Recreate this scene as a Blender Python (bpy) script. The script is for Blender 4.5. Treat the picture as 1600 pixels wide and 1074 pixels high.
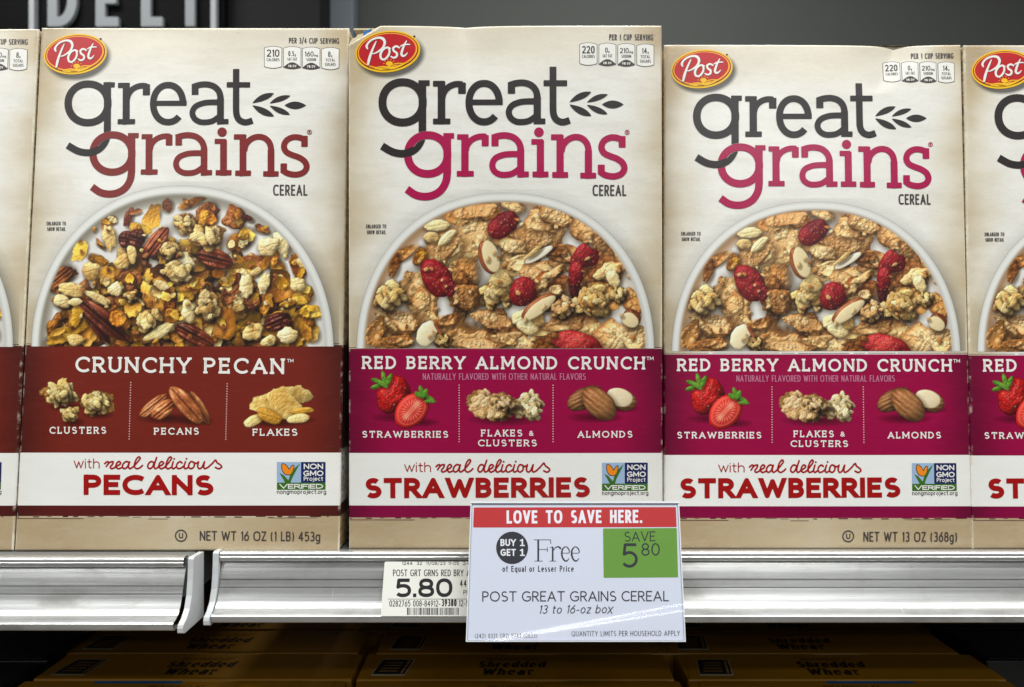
import bpy, math
import numpy as np

scene = bpy.context.scene
for o in list(bpy.data.objects): bpy.data.objects.remove(o)
COL = scene.collection

# ------------------------------------------------------------------ camera, world, lamps, exposure
F = 26 / 36 * 1600                                               # focal length in photograph pixels
CAM = np.array([0.0, -0.447, 0.1245])
cd = bpy.data.cameras.new('camera'); cam = bpy.data.objects.new('camera', cd); COL.objects.link(cam)
cam.location = CAM; cam.rotation_euler = (math.radians(90), 0, 0)
cd.lens, cd.sensor_width, cd.clip_start, cd.clip_end = 26, 36, .01, 60
cd.dof.use_dof = True; cd.dof.focus_distance = .445; cd.dof.aperture_fstop = 11.5
scene.camera = cam
W_ = bpy.data.worlds.new('World'); scene.world = W_; W_.use_nodes = True
bg = W_.node_tree.nodes['Background']; bg.inputs[0].default_value = (.93, .97, 1, 1); bg.inputs[1].default_value = .06
def lamp(name, x, y, z, sx, sy, power, col=(.985, 1, .975), tilt=0):
    l = bpy.data.lights.new(name, 'AREA'); l.shape = 'RECTANGLE'; l.size, l.size_y = sx, sy
    l.energy = power; l.color = col
    o = bpy.data.objects.new(name, l); COL.objects.link(o); o.location = (x, y, z); o.rotation_euler = (math.radians(tilt), 0, 0)
for x, y, p in ((-2.6, -.95, 44), (-.9, -.95, 44), (.8, -.95, 44), (2.5, -.95, 44), (-2.4, -3.2, 20), (1.35, -3.2, 22), (-3.4, -5.4, 20), (.6, -4.6, 22), (2.3, -5.4, 24)):
    lamp('ceiling_lamp', x, y, 2.35, 2.0 if x == .6 else 1.3, .22, p)
for x in (-2.2, .6): lamp('ceiling_lamp', x, 1.6, 2.6, 1.2, .2, 34)
scene.render.engine = 'CYCLES'
scene.cycles.max_bounces = 8; scene.cycles.transparent_max_bounces = 16
scene.view_settings.view_transform = 'Standard'; scene.view_settings.look = 'None'
scene.view_settings.exposure = .05; scene.view_settings.gamma = 1

# ------------------------------------------------------------------ small helpers
def lin(c):
    c = np.asarray(c, float)
    return np.where(c <= .04045, c / 12.92, ((c + .055) / 1.055) ** 2.4)
def rgb(r, g, b): return tuple(lin((r / 255, g / 255, b / 255))) + (1.0,)
def tag(o, label=None, cat=None, group=None, kind=None):
    for k, v in (('label', label), ('category', cat), ('group', group), ('kind', kind)):
        if v: o[k] = v
    return o
def empty(name, loc, label, cat, group=None):
    o = bpy.data.objects.new(name, None); COL.objects.link(o); o.location = loc; o.empty_display_size = .02
    return tag(o, label, cat, group)
def mesh(name, V, faces, mat, parent=None, smooth=False, uv=None, col=None):
    """V (n, 3); faces: {corners: (k, corners) array} or a list of tuples"""
    V = np.asarray(V, float)
    if not isinstance(faces, dict):
        d = {}
        for f in faces: d.setdefault(len(f), []).append(f)
        faces = {k: np.array(v) for k, v in d.items()}
    m = bpy.data.meshes.new(name)
    loops = np.concatenate([f.ravel() for f in faces.values()])
    tot = np.concatenate([np.full(len(f), k) for k, f in faces.items()])
    m.vertices.add(len(V)); m.vertices.foreach_set('co', V.ravel())
    m.loops.add(len(loops)); m.loops.foreach_set('vertex_index', loops.astype(np.int32))
    m.polygons.add(len(tot)); m.polygons.foreach_set('loop_start', np.concatenate([[0], np.cumsum(tot)[:-1]]).astype(np.int32))
    m.polygons.foreach_set('use_smooth', np.full(len(tot), smooth))
    if uv is not None:
        u = m.uv_layers.new(name='face'); u.data.foreach_set('uv', np.asarray(uv)[loops].astype(np.float32).ravel())
    if col is not None:
        a = m.color_attributes.new('Col', 'FLOAT_COLOR', 'POINT'); a.data.foreach_set('color', np.asarray(col, np.float32).ravel())
    m.update(calc_edges=True); m.validate()
    if mat: m.materials.append(mat)
    o = bpy.data.objects.new(name, m); COL.objects.link(o)
    if parent is not None: o.parent = parent
    return o
def box_mesh(x0, x1, y0, y1, z0, z1):
    V = [(x, y, z) for z in (z0, z1) for y in (y0, y1) for x in (x0, x1)]
    return V, [(0, 1, 5, 4), (1, 3, 7, 5), (3, 2, 6, 7), (2, 0, 4, 6), (4, 5, 7, 6), (0, 2, 3, 1)]
def bevel(o, w, seg=2):
    b = o.modifiers.new('edge', 'BEVEL'); b.width = w; b.segments = seg; b.limit_method = 'ANGLE'; b.angle_limit = math.radians(40)
    return o

# ------------------------------------------------------------------ materials
class N:
    def __init__(s, name):
        s.m = bpy.data.materials.new(name); s.m.use_nodes = True; s.t = s.m.node_tree
        s.b = s.t.nodes['Principled BSDF']; s.out = s.t.nodes['Material Output']
    def new(s, kind, **kw):
        n = s.t.nodes.new(kind)
        for k, v in kw.items(): setattr(n, k, v)
        return n
    def link(s, a, b): s.t.links.new(a, b)
    def val(s, sock, v):
        if hasattr(v, 'is_linked'): s.link(v, sock)
        else: sock.default_value = v
    def coords(s, scale, kind='Object'):
        tc = s.new('ShaderNodeTexCoord'); mp = s.new('ShaderNodeMapping'); mp.inputs['Scale'].default_value = scale
        s.link(tc.outputs[kind], mp.inputs[0]); return mp.outputs[0]
    def noise(s, scale, size=1.0, detail=4, rough=.6, kind='Object'):
        n = s.new('ShaderNodeTexNoise'); n.inputs['Scale'].default_value = size; n.inputs['Detail'].default_value = detail; n.inputs['Roughness'].default_value = rough
        s.link(s.coords(scale, kind), n.inputs['Vector']); return n.outputs['Fac']
    def ramp(s, fac, stops, mode='LINEAR'):
        r = s.new('ShaderNodeValToRGB'); r.color_ramp.interpolation = mode
        el = r.color_ramp.elements
        while len(el) < len(stops): el.new(.5)
        for e, (p, c) in zip(el, stops): e.position = p; e.color = c if len(c) == 4 else tuple(c) + (1,)
        s.link(fac, r.inputs[0]); return r.outputs[0]
    def mth(s, op, a, b=0.0, c=None):
        n = s.new('ShaderNodeMath', operation=op); s.val(n.inputs[0], a); s.val(n.inputs[1], b)
        if c is not None: s.val(n.inputs[2], c)
        return n.outputs[0]
    def mix(s, fac, a, b, mode='MIX'):
        n = s.new('ShaderNodeMix', data_type='RGBA', blend_type=mode)
        s.val(n.inputs[0], fac); s.val(n.inputs[6], a); s.val(n.inputs[7], b); return n.outputs[2]
    def step(s, x, a, b):
        n = s.new('ShaderNodeMapRange', interpolation_type='SMOOTHSTEP'); s.val(n.inputs[0], x); n.inputs[1].default_value = a; n.inputs[2].default_value = b
        return n.outputs[0]
    def bump(s, h, strength, dist=.0002):
        b = s.new('ShaderNodeBump'); b.inputs['Strength'].default_value = strength; b.inputs['Distance'].default_value = dist
        s.link(h, b.inputs['Height']); s.link(b.outputs[0], s.b.inputs['Normal'])
    def set(s, **kw):
        for k, v in kw.items(): s.val(s.b.inputs[k.replace('_', ' ')], v)
        return s
def board_bump(n, k=.5):
    """the faint horizontal grain and cockle of printed carton board"""
    a = n.noise((380, 380, 620), 1, 3); b = n.noise((34, 34, 48), 1, 2); c = n.noise((11, 11, 15), 1, 2)
    n.bump(n.mth('ADD', n.mth('ADD', n.mth('MULTIPLY', a, .34), n.mth('MULTIPLY', b, 1.5)), n.mth('MULTIPLY', c, 5)), k, .0003)
INKS = {}
def ink(name, c, rough=.36, spec=.5, grain=.10, k=.35):
    key = (name, c, rough)
    if key in INKS: return INKS[key]
    n = N(name)
    g = n.noise((150, 150, 700), 1, 4, .7)
    col = n.mix(n.mth('MULTIPLY', n.step(g, .35, .75), grain), c, tuple(min(1, x * 1.25 + .04) for x in c[:3]) + (1,))
    n.set(Base_Color=col, Roughness=rough, Specular_IOR_Level=spec, Coat_Weight=.12 if rough < .4 else 0.0, Coat_Roughness=.16)
    board_bump(n, k)
    INKS[key] = n.m; return n.m
def picture_mat():
    n = N('printed picture')
    a = n.new('ShaderNodeAttribute', attribute_name='Col')
    n.set(Base_Color=a.outputs['Color'], Roughness=.36, Coat_Weight=.3, Coat_Roughness=.16, Alpha=a.outputs['Alpha'])
    board_bump(n, .3)
    return n.m
def paper_mat():
    """cream stock: off-white in the middle, toasted towards the edges and kraft along the foot, as printed"""
    n = N('printed cream board')
    uv = n.new('ShaderNodeUVMap', uv_map='face'); sp = n.new('ShaderNodeSeparateXYZ'); n.link(uv.outputs[0], sp.inputs[0])
    u, v = sp.outputs[0], sp.outputs[1]
    big = n.noise((9, 9, 16), 1, 4); fib = n.noise((260, 260, 620), 1, 5, .75); fl = n.noise((22, 22, 70), 1, 4, .6)
    eu = n.mth('ABSOLUTE', n.mth('SUBTRACT', n.mth('MULTIPLY', u, 2), 1))
    e = n.mth('ADD', eu, n.mth('MULTIPLY', n.mth('SUBTRACT', big, .5), .75))
    t = n.mth('MULTIPLY', n.step(e, .62, 1.10), .70)
    top = n.mth('MULTIPLY', n.step(n.mth('ADD', v, n.mth('MULTIPLY', n.mth('SUBTRACT', big, .5), .12)), .86, 1.02), .45)
    foot = n.mth('MULTIPLY', n.mth('SUBTRACT', 1, n.step(v, .060, .066)), n.mth('ADD', .66, n.mth('MULTIPLY', eu, .45)))
    tt = n.mth('MINIMUM', n.mth('ADD', n.mth('ADD', t, top), foot), 1.0)
    tt = n.mth('ADD', tt, n.mth('MULTIPLY', n.mth('SUBTRACT', fl, .5), .12))
    col = n.ramp(tt, [(0, rgb(240, 238, 232)), (.3, rgb(229, 222, 206)), (.72, rgb(201, 183, 150)), (1, rgb(182, 160, 126))])
    col = n.mix(n.mth('MULTIPLY', n.step(fib, .40, .75), .12), col, rgb(196, 186, 166), 'MULTIPLY')
    mot = n.noise((26, 26, 120), 1, 5, .7); col = n.mix(n.mth('MULTIPLY', n.step(mot, .42, .72), .30), col, rgb(206, 198, 178))
    spk = n.noise((60, 60, 150), 1, 2); col = n.mix(n.mth('MULTIPLY', n.step(spk, .80, .84), .45), col, rgb(120, 92, 60))
    w = n.mth('MINIMUM', n.mth('MINIMUM', u, n.mth('SUBTRACT', 1, u)), n.mth('MULTIPLY', n.mth('SUBTRACT', 1, v), 1.6))
    wear = n.mth('MULTIPLY', n.mth('SUBTRACT', 1, n.step(w, .002, .006)), n.mth('ADD', .35, n.mth('MULTIPLY', n.step(n.noise((120, 120, 120), 1, 3), .45, .6), .5)))
    col = n.mix(wear, col, rgb(240, 234, 214))
    n.set(Base_Color=col, Roughness=n.mth('ADD', .24, n.mth('MULTIPLY', fib, .14)), Specular_IOR_Level=.5, Coat_Weight=.4, Coat_Roughness=.16)
    board_bump(n, .55)
    return n.m
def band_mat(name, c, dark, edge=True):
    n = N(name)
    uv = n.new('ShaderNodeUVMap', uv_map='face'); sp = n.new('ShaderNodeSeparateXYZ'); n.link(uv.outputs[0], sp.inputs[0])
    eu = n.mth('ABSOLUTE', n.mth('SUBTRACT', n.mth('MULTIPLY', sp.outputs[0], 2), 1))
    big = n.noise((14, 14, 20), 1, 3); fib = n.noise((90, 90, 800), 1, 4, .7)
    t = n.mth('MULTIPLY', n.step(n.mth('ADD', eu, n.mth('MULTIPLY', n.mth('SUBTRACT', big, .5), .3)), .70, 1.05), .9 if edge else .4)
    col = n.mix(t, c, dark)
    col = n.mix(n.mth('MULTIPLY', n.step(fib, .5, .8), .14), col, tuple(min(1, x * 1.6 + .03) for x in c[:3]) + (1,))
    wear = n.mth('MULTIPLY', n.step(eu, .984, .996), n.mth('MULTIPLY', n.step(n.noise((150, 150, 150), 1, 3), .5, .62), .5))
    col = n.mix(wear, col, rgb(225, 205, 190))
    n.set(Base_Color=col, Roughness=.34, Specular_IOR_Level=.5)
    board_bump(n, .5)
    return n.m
def shell_mat(name, band, strip):
    n = N(name)
    tc = n.new('ShaderNodeTexCoord'); sp = n.new('ShaderNodeSeparateXYZ'); n.link(tc.outputs['Object'], sp.inputs[0])
    z = n.mth('DIVIDE', sp.outputs[2], .32)
    col = n.ramp(z, [(0, rgb(186, 160, 118)), (.06, strip), (.085, rgb(220, 216, 206)), (.185, band), (.385, rgb(206, 188, 152))], 'CONSTANT')
    small = n.noise((200, 200, 420), 1, 2)
    col = n.mix(n.mth('MULTIPLY', n.step(small, .5, .56), .55), col, rgb(70, 52, 44))
    n.set(Base_Color=col, Roughness=.45); board_bump(n, .5); return n.m
def plain(name, c, rough=.5, metal=0.0, noise=.12, spec=.5):
    n = N(name); g = n.noise((30, 30, 30), 1, 4)
    col = n.mix(n.mth('MULTIPLY', g, noise * 2), c, tuple(x * .6 for x in c[:3]) + (1,))
    n.set(Base_Color=col, Roughness=rough, Metallic=metal, Specular_IOR_Level=spec)
    n.bump(n.noise((400, 400, 400), 1, 2), .12, .0002); return n.m
def brushed_mat():
    n = N('extruded aluminium')
    st = n.noise((3, 900, 900), 1, 5, .7); st2 = n.noise((9, 260, 260), 1, 4, .6); sc = n.noise((220, 60, 60), 1, 3, .6); dirt = n.noise((22, 40, 40), 1, 5, .65)
    col = n.mix(st2, rgb(160, 160, 162), rgb(238, 238, 236))
    col = n.mix(n.mth('MULTIPLY', n.step(dirt, .50, .72), .5), col, rgb(140, 137, 130))
    mark = n.noise((420, 30, 30), 1, 2, .5); blot = n.noise((14, 14, 14), 1, 3)
    col = n.mix(n.mth('MULTIPLY', n.step(mark, .70, .76), n.mth('MULTIPLY', n.step(blot, .5, .62), .55)), col, rgb(246, 246, 246))
    r = n.mth('ADD', .20, n.mth('MULTIPLY', st, .2)); r = n.mth('ADD', r, n.mth('MULTIPLY', n.step(dirt, .5, .8), .12))
    n.set(Base_Color=col, Metallic=.76, Roughness=r)
    n.bump(n.mth('ADD', n.mth('MULTIPLY', st, 1.0), n.mth('ADD', st2, n.mth('MULTIPLY', n.step(sc, .72, .76), .5))), .16, .0003)
    return n.m

# ------------------------------------------------------------------ flat print lying on a plane of the place
class Plane:
    """a plane O + u U + v V (metres); u, v in millimetres; origin: the thing's own origin"""
    def __init__(s, O, U, V, origin, disp=None, fold=None):
        s.O, s.U, s.V = np.array(O, float), np.array(U, float), np.array(V, float)
        s.N = np.cross(s.U, s.V); s.N /= np.linalg.norm(s.N); s.origin = np.array(origin, float); s.disp, s.fold = disp, fold
    def conv(s, px, py):
        d = np.array([(px - 800) / F, 1.0, -(py - 537) / F])
        M = np.stack([s.U, s.V, -d], 1)
        r = np.linalg.solve(M, CAM - s.O); return (r[0] * 1000, r[1] * 1000)
    def local(s, uv, off):
        u, v = np.asarray(uv, float).T
        b = 0
        if s.fold: u, v, b = s.fold(u, v)
        if s.disp: b = b + s.disp(u, v)
        return s.O - s.origin + (u[:, None] * s.U + v[:, None] * s.V + (off - b)[:, None] * s.N if hasattr(b, 'shape') else u[:, None] * s.U + v[:, None] * s.V + off * s.N) / 1000 * np.ones((1, 3))
    def sheet(s, name, I, mat, parent, off, cell=.25, **kw):
        P, Fc = I.sheet(cell)
        return mesh(name, s.local(P, off), Fc, mat, parent, **kw)
    def grid(s, name, u0, u1, v0, v1, step, mat, parent, off, Wd, Hd):
        nv = max(2, int((v1 - v0) / step) + 1)
        ed = np.array([0, .12, .3, .6, .95, 1.35])                   # the same close lattice round the folded edges for every sheet
        us = np.concatenate([ed, np.linspace(1.35, Wd - 1.35, int(Wd / 1.5))[1:-1], Wd - ed[::-1]])
        vs = np.linspace(v0, v1, nv)
        if v0 == 0 and v1 == Hd: vs = np.concatenate([ed, np.linspace(1.35, Hd - 1.35, nv)[1:-1], Hd - ed[::-1]])
        nu, nv = len(us), len(vs)
        a, b = np.meshgrid(us, vs); P = np.stack([a.ravel(), b.ravel()], 1)
        i = np.arange(nu * nv).reshape(nv, nu)
        Fc = {4: np.stack([i[:-1, :-1], i[:-1, 1:], i[1:, 1:], i[1:, :-1]], -1).reshape(-1, 4)}
        return mesh(name, s.local(P, off), Fc, mat, parent, True, uv=P / [Wd, Hd])
    def picture(s, name, pic, rect, mat, parent, off, remap=None):
        rg, a = pic; h, w = a.shape; x0, y0, x1, y1 = rect
        X, Y = np.meshgrid(x0 + (np.arange(w) + .5) / w * (x1 - x0), y0 + (np.arange(h) + .5) / h * (y1 - y0))
        f = remap or s.conv
        c = [f(x0, y0), f(x1, y0), f(x1, y1), f(x0, y1)]                   # projective map by its corners, fitted as bilinear on a fine lattice
        k = 9; gx = np.linspace(x0, x1, k); gy = np.linspace(y0, y1, k)
        L = np.array([[f(p, q) for p in gx] for q in gy])
        fx = (X - x0) / (x1 - x0) * (k - 1); fy = (Y - y0) / (y1 - y0) * (k - 1)
        ix = np.clip(fx.astype(int), 0, k - 2); iy = np.clip(fy.astype(int), 0, k - 2); fx = (fx - ix)[..., None]; fy = (fy - iy)[..., None]
        P = (L[iy, ix] * (1 - fx) * (1 - fy) + L[iy, ix + 1] * fx * (1 - fy) + L[iy + 1, ix] * (1 - fx) * fy + L[iy + 1, ix + 1] * fx * fy).reshape(-1, 2)
        on = a > .02; i = np.arange(h * w).reshape(h, w)
        q = on[:-1, :-1] | on[:-1, 1:] | on[1:, :-1] | on[1:, 1:]
        Fc = np.stack([i[1:, :-1], i[1:, 1:], i[:-1, 1:], i[:-1, :-1]], -1)[q]
        used = np.unique(Fc); re = np.full(h * w, -1); re[used] = np.arange(len(used))
        C = np.concatenate([lin(rg).reshape(-1, 3), a.reshape(-1, 1)], 1)
        return mesh(name, s.local(P[used], off), {4: re[Fc]}, mat, parent, False, col=C[used])
# ------------------------------------------------------------------ printed pictures (numpy)
class Canvas:
    """a printed picture in photograph pixels; colours in display space, alpha apart"""
    def __init__(s, x0, y0, x1, y1, res=2.6, seed=1):
        s.x0, s.y0, s.res = x0, y0, res
        s.w = int((x1 - x0) * res) // 2 * 2; s.h = int((y1 - y0) * res) // 2 * 2
        s.rgb = np.zeros((s.h, s.w, 3)); s.a = np.zeros((s.h, s.w))
        s.rng = np.random.RandomState(seed)
        f = np.hypot(np.fft.fftfreq(1024)[:, None], np.fft.fftfreq(1024)[None, :]); f[0, 0] = 1
        def nz(beta):
            n = np.real(np.fft.ifft2(np.fft.fft2(s.rng.randn(1024, 1024)) / f ** beta))
            n -= n.mean(); return n / n.std()
        s.n1, s.n2 = nz(1.6), nz(1.0)
    def grid(s):
        return np.meshgrid(s.x0 + (np.arange(s.w) + .5) / s.res, s.y0 + (np.arange(s.h) + .5) / s.res)
    def noise(s, shape, src=0, zoom=1.0):
        n = s.n1 if src == 0 else s.n2
        oy, ox = s.rng.randint(0, 1024, 2)
        iy = (oy + (np.arange(shape[0]) * zoom).astype(int)) % 1024
        ix = (ox + (np.arange(shape[1]) * zoom).astype(int)) % 1024
        return n[iy][:, ix]
    def window(s, cx, cy, r):
        i0 = max(0, int((cy - r - s.y0) * s.res)); i1 = min(s.h, int((cy + r - s.y0) * s.res) + 1)
        j0 = max(0, int((cx - r - s.x0) * s.res)); j1 = min(s.w, int((cx + r - s.x0) * s.res) + 1)
        if i1 - i0 < 3 or j1 - j0 < 3: return None
        X, Y = np.meshgrid(s.x0 + (np.arange(j0, j1) + .5) / s.res, s.y0 + (np.arange(i0, i1) + .5) / s.res)
        return (slice(i0, i1), slice(j0, j1)), X, Y
    def over(s, sl, col, a):
        a = np.clip(a, 0, 1); A = s.a[sl]
        out = a + A * (1 - a)
        s.rgb[sl] = np.where(out[..., None] > 1e-4, (col * a[..., None] + s.rgb[sl] * (A * (1 - a))[..., None]) / np.maximum(out, 1e-4)[..., None], 0)
        s.a[sl] = out
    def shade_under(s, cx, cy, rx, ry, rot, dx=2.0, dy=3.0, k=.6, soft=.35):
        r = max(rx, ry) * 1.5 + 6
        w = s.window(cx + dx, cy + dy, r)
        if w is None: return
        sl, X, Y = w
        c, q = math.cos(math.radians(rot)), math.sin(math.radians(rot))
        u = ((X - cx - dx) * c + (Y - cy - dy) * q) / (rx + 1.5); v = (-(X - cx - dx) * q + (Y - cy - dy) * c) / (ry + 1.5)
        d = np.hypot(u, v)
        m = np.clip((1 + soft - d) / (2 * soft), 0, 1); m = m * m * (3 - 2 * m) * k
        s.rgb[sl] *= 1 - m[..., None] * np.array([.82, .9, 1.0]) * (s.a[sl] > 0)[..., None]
    def blob(s, cx, cy, rx, ry, rot=0, pal=None, kind='flake', rough=.16, dome=.7, bump=1.0, cell=5.0, spec=.25, shadow=.6, edge=0.0, gain=1.0, milk=0.0):
        if shadow: s.shade_under(cx, cy, rx, ry, rot, k=shadow)
        R = max(rx, ry) * 1.35 + 2
        w = s.window(cx, cy, R)
        if w is None: return
        sl, X, Y = w
        c, q = math.cos(math.radians(rot)), math.sin(math.radians(rot))
        u = ((X - cx) * c + (Y - cy) * q) / rx; v = (-(X - cx) * q + (Y - cy) * c) / ry
        th = np.arctan2(v, u)
        wob = 0
        for k in (2, 3, 4, 5, 7, 9):
            wob = wob + s.rng.uniform(-1, 1) / k ** .7 * np.cos(k * th + s.rng.uniform(0, 6.28))
        ragged = kind in ('flake', 'crumb', 'curl', 'sheet', 'berry')
        d = np.hypot(u, v) * (1 + rough * wob) + rough * ((.62 if kind == 'flake' else 1.0) if ragged else .3) * s.noise(X.shape, 0, 1.6) * np.clip(np.hypot(u, v) * 1.6 - .4, 0, 1)
        rm = min(rx, ry)
        al = np.clip((1 - d) * rm * 1.3 + .5, 0, 1)
        z = np.sqrt(np.clip(1 - d * d, 0, 1)) * rm * dome
        fb = s.noise(X.shape, 0, 3.0) ; fine = s.noise(X.shape, 1, 1.0)
        t = .5 + .12 * fb
        if kind in ('flake', 'crumb', 'sheet'):
            big = s.noise(X.shape, 0, 1.1); mid = s.noise(X.shape, 0, 2.4)
            ang = s.rng.uniform(0, 3.14); ca, sa = math.cos(ang), math.sin(ang)
            e1, e2 = u * ca + v * sa, -u * sa + v * ca
            curl, tilt = s.rng.uniform(-.55, .75), s.rng.uniform(-.45, .45)
            z = rm * (curl * e1 * e1 + .25 * s.rng.uniform(-1, 1) * e2 * e2 + tilt * e2)
            rid = -np.abs(mid) * 1.5 - np.abs(big) * 1.6
            t = .52 + .13 * big + .10 * (rid + 2.2)
            if kind == 'sheet':                                       # a thin toasted flake: smooth folds, pale lifted rim
                z = z * 1.15 + big * 1.5 + mid * .45 * bump + fine * .08
                t = .5 + .17 * big + .22 * np.clip((d - .6) * 2, -.4, 1) + .06 * mid
            else:                                                     # a crinkled flake with small blisters
                n = min(170, max(6, int(5 * rx * ry / cell ** 2 * 1.3)))
                px = cx + s.rng.uniform(-1, 1, n) * R; py = cy + s.rng.uniform(-1, 1, n) * R
                dd = np.full(X.shape, 1e9)
                wx = X + 1.9 * s.noise(X.shape, 0, 2.2); wy = Y + 1.9 * s.noise(X.shape, 0, 2.2)
                for a, b in zip(px, py):
                    g = s.rng.uniform(.35, 1.3) ** 2
                    dd = np.minimum(dd, ((wx - a) ** 2 + (wy - b) ** 2) / g)
                bl = np.clip(1 - dd / cell ** 2, 0, 1)
                z = z + bl * cell * .46 * bump + rid * .5 * bump + fine * .06 - rm * .25 * np.clip((d - .8) * 4, 0, 1)
                t = t + .20 * bl - .05
        elif kind == 'berry':
            big = s.noise(X.shape, 0, 1.2); mid = s.noise(X.shape, 0, 2.6)
            z = z * .8 + big * 1.9 - np.abs(mid) * 1.1 + fine * .10
            t = t + .15 * big - .12 * np.abs(mid) + .08
        elif kind == 'pecan':
            rid = np.cos(v * 2.5 * math.pi + .35 * fb) * .5 + np.cos(u * 9 + fb * .8) * .16 * np.sign(v)
            cut = np.exp(-(v / .13) ** 2)
            z = z + rm * .22 * rid - rm * .5 * cut * (np.abs(u) < .92) + fb * .25
            t = t + .22 * rid - .45 * cut
        elif kind == 'oat':
            cut = np.exp(-((v + .12 * np.sin(u * 3)) / .1) ** 2) * (np.abs(u) < .75)
            z = z * .7 - rm * .05 * cut + fb * .8 * bump - np.abs(s.noise(X.shape, 0, 1.6)) * .8 * bump + fine * .08
            t = t - .10 * cut + .12 * s.noise(X.shape, 0, 1.4)
        elif kind == 'curl':
            big = s.noise(X.shape, 0, 1.0)
            z = z * .7 + rm * .22 * np.cos((u + v * .6) * 3.2 + fb * .9) + big * 1.7 + fb * .8 * bump + fine * .12
            t = t + .14 * np.cos((u + v * .6) * 3.2 + fb * .9) + .16 * big
        elif kind == 'slice':
            z = z * .25 + fine * .05
            t = .75 + .06 * fb
        elif kind == 'almondskin':
            st = np.sin(v * 15 + fb * 1.2 + np.abs(u) * 2)
            z = z + st * rm * .025 + fine * .05
            t = .5 + .1 * st + .12 * fb
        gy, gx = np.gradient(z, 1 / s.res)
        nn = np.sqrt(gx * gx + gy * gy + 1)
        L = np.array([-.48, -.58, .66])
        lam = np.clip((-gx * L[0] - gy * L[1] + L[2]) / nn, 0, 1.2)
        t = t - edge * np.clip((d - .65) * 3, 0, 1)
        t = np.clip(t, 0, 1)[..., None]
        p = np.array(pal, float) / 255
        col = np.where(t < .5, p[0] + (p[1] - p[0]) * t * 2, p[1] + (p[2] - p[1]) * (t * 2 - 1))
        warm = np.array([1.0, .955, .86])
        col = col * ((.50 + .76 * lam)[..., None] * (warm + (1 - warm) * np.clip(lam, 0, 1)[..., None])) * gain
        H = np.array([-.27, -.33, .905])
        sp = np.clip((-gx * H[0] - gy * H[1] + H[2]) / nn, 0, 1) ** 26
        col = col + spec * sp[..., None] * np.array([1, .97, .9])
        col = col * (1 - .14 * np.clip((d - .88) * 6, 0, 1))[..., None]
        if milk:
            wash = np.clip((s.noise(X.shape, 0, .9) - .95) * 1.6, 0, 1) * np.clip((d - .45) * 2.2, 0, 1) * milk
            al = al * (1 - wash)
        if kind == 'berry':
            for _ in range(int(rx * ry / 26)):
                a = s.rng.uniform(0, 6.28); r = math.sqrt(s.rng.uniform(0, .8))
                ex = cx + c * rx * r * math.cos(a) - q * ry * r * math.sin(a); ey = cy + q * rx * r * math.cos(a) + c * ry * r * math.sin(a)
                g = np.exp(-(((X - ex) / .9) ** 2 + ((Y - ey) / 1.1) ** 2))
                g2 = np.exp(-(((X - ex - .9) / 1.1) ** 2 + ((Y - ey - 1) / 1.1) ** 2))
                col = col * (1 - .45 * g2[..., None]) + g[..., None] * (np.array([.95, .72, .5]) - col) * s.rng.uniform(.25, .9)
        s.over(sl, np.clip(col, 0, 1), al)
    def cluster(s, cx, cy, rx, ry, rot=0, pal=None, n=14, size=.36, spec=.12):
        s.shade_under(cx, cy, rx, ry, rot, k=.55)
        s.blob(cx, cy, rx * .85, ry * .85, rot, [(100, 62, 22), (168, 112, 48), (222, 168, 96)], 'crumb', .2, .5, 1.0, 4, .1, 0)
        c, q = math.cos(math.radians(rot)), math.sin(math.radians(rot))
        pts = []
        for k in range(n):
            a = 2.399 * k + s.rng.uniform(-.4, .4); r = math.sqrt((k + .5) / n) * .78
            pts.append((r, a))
        for r, a in sorted(pts, reverse=True):
            x = rx * r * math.cos(a); y = ry * r * math.sin(a)
            e = max(rx, ry) * size * s.rng.uniform(.7, 1.15)
            s.blob(cx + c * x - q * y, cy + q * x + c * y, e, e * s.rng.uniform(.5, .8), s.rng.uniform(0, 180), pal, 'oat', .2, .75, 1.2, 4, spec, .55, gain=s.rng.uniform(.82, 1.1))
    def almond(s, cx, cy, rx, ry, rot, side=-1, skin=.22):
        s.shade_under(cx, cy, rx, ry, rot, k=.6)
        a = math.radians(rot); nx, ny = -math.sin(a), math.cos(a)
        s.blob(cx + side * nx * ry * skin, cy + side * ny * ry * skin, rx * 1.04, ry, rot, [(70, 28, 12), (130, 62, 28), (170, 95, 50)], 'almondskin', .03, .6, 1, 4, .25, 0)
        s.blob(cx, cy, rx * .97, ry * .88, rot, [(196, 168, 110), (222, 200, 148), (236, 220, 176)], 'slice', .04, .5, 1, 4, .05, 0)
    def finish(s, blur=True):
        P = np.concatenate([s.rgb * s.a[..., None], s.a[..., None]], 2)
        P = P.reshape(s.h // 2, 2, s.w // 2, 2, 4).mean((1, 3))
        a = P[..., 3]
        return np.where(a[..., None] > 1e-4, P[..., :3] / np.maximum(a, 1e-4)[..., None], 0), a

BRAN = [(126, 70, 26), (216, 156, 92), (250, 218, 166)]
BRAND = [(102, 50, 14), (194, 122, 54), (242, 190, 118)]
TAN = [(160, 100, 48), (228, 176, 110), (252, 226, 178)]
OATC = [(180, 132, 66), (242, 214, 148), (255, 246, 212)]
CREAM = [(164, 110, 44), (236, 198, 122), (255, 240, 194)]
BERRY = [(60, 2, 8), (138, 12, 20), (206, 52, 48)]
BERRYD = [(44, 0, 6), (112, 8, 16), (178, 34, 36)]
GOLD = [(120, 60, 6), (214, 148, 38), (252, 214, 112)]
GOLDD = [(86, 40, 6), (172, 102, 24), (232, 172, 70)]
ORNG = [(110, 50, 8), (196, 112, 20), (236, 168, 62)]
RUST = [(66, 26, 10), (142, 74, 30), (210, 136, 70)]
PEC = [(46, 12, 6), (116, 44, 20), (190, 104, 62)]
PECD = [(30, 8, 6), (78, 24, 14), (140, 66, 44)]
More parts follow.
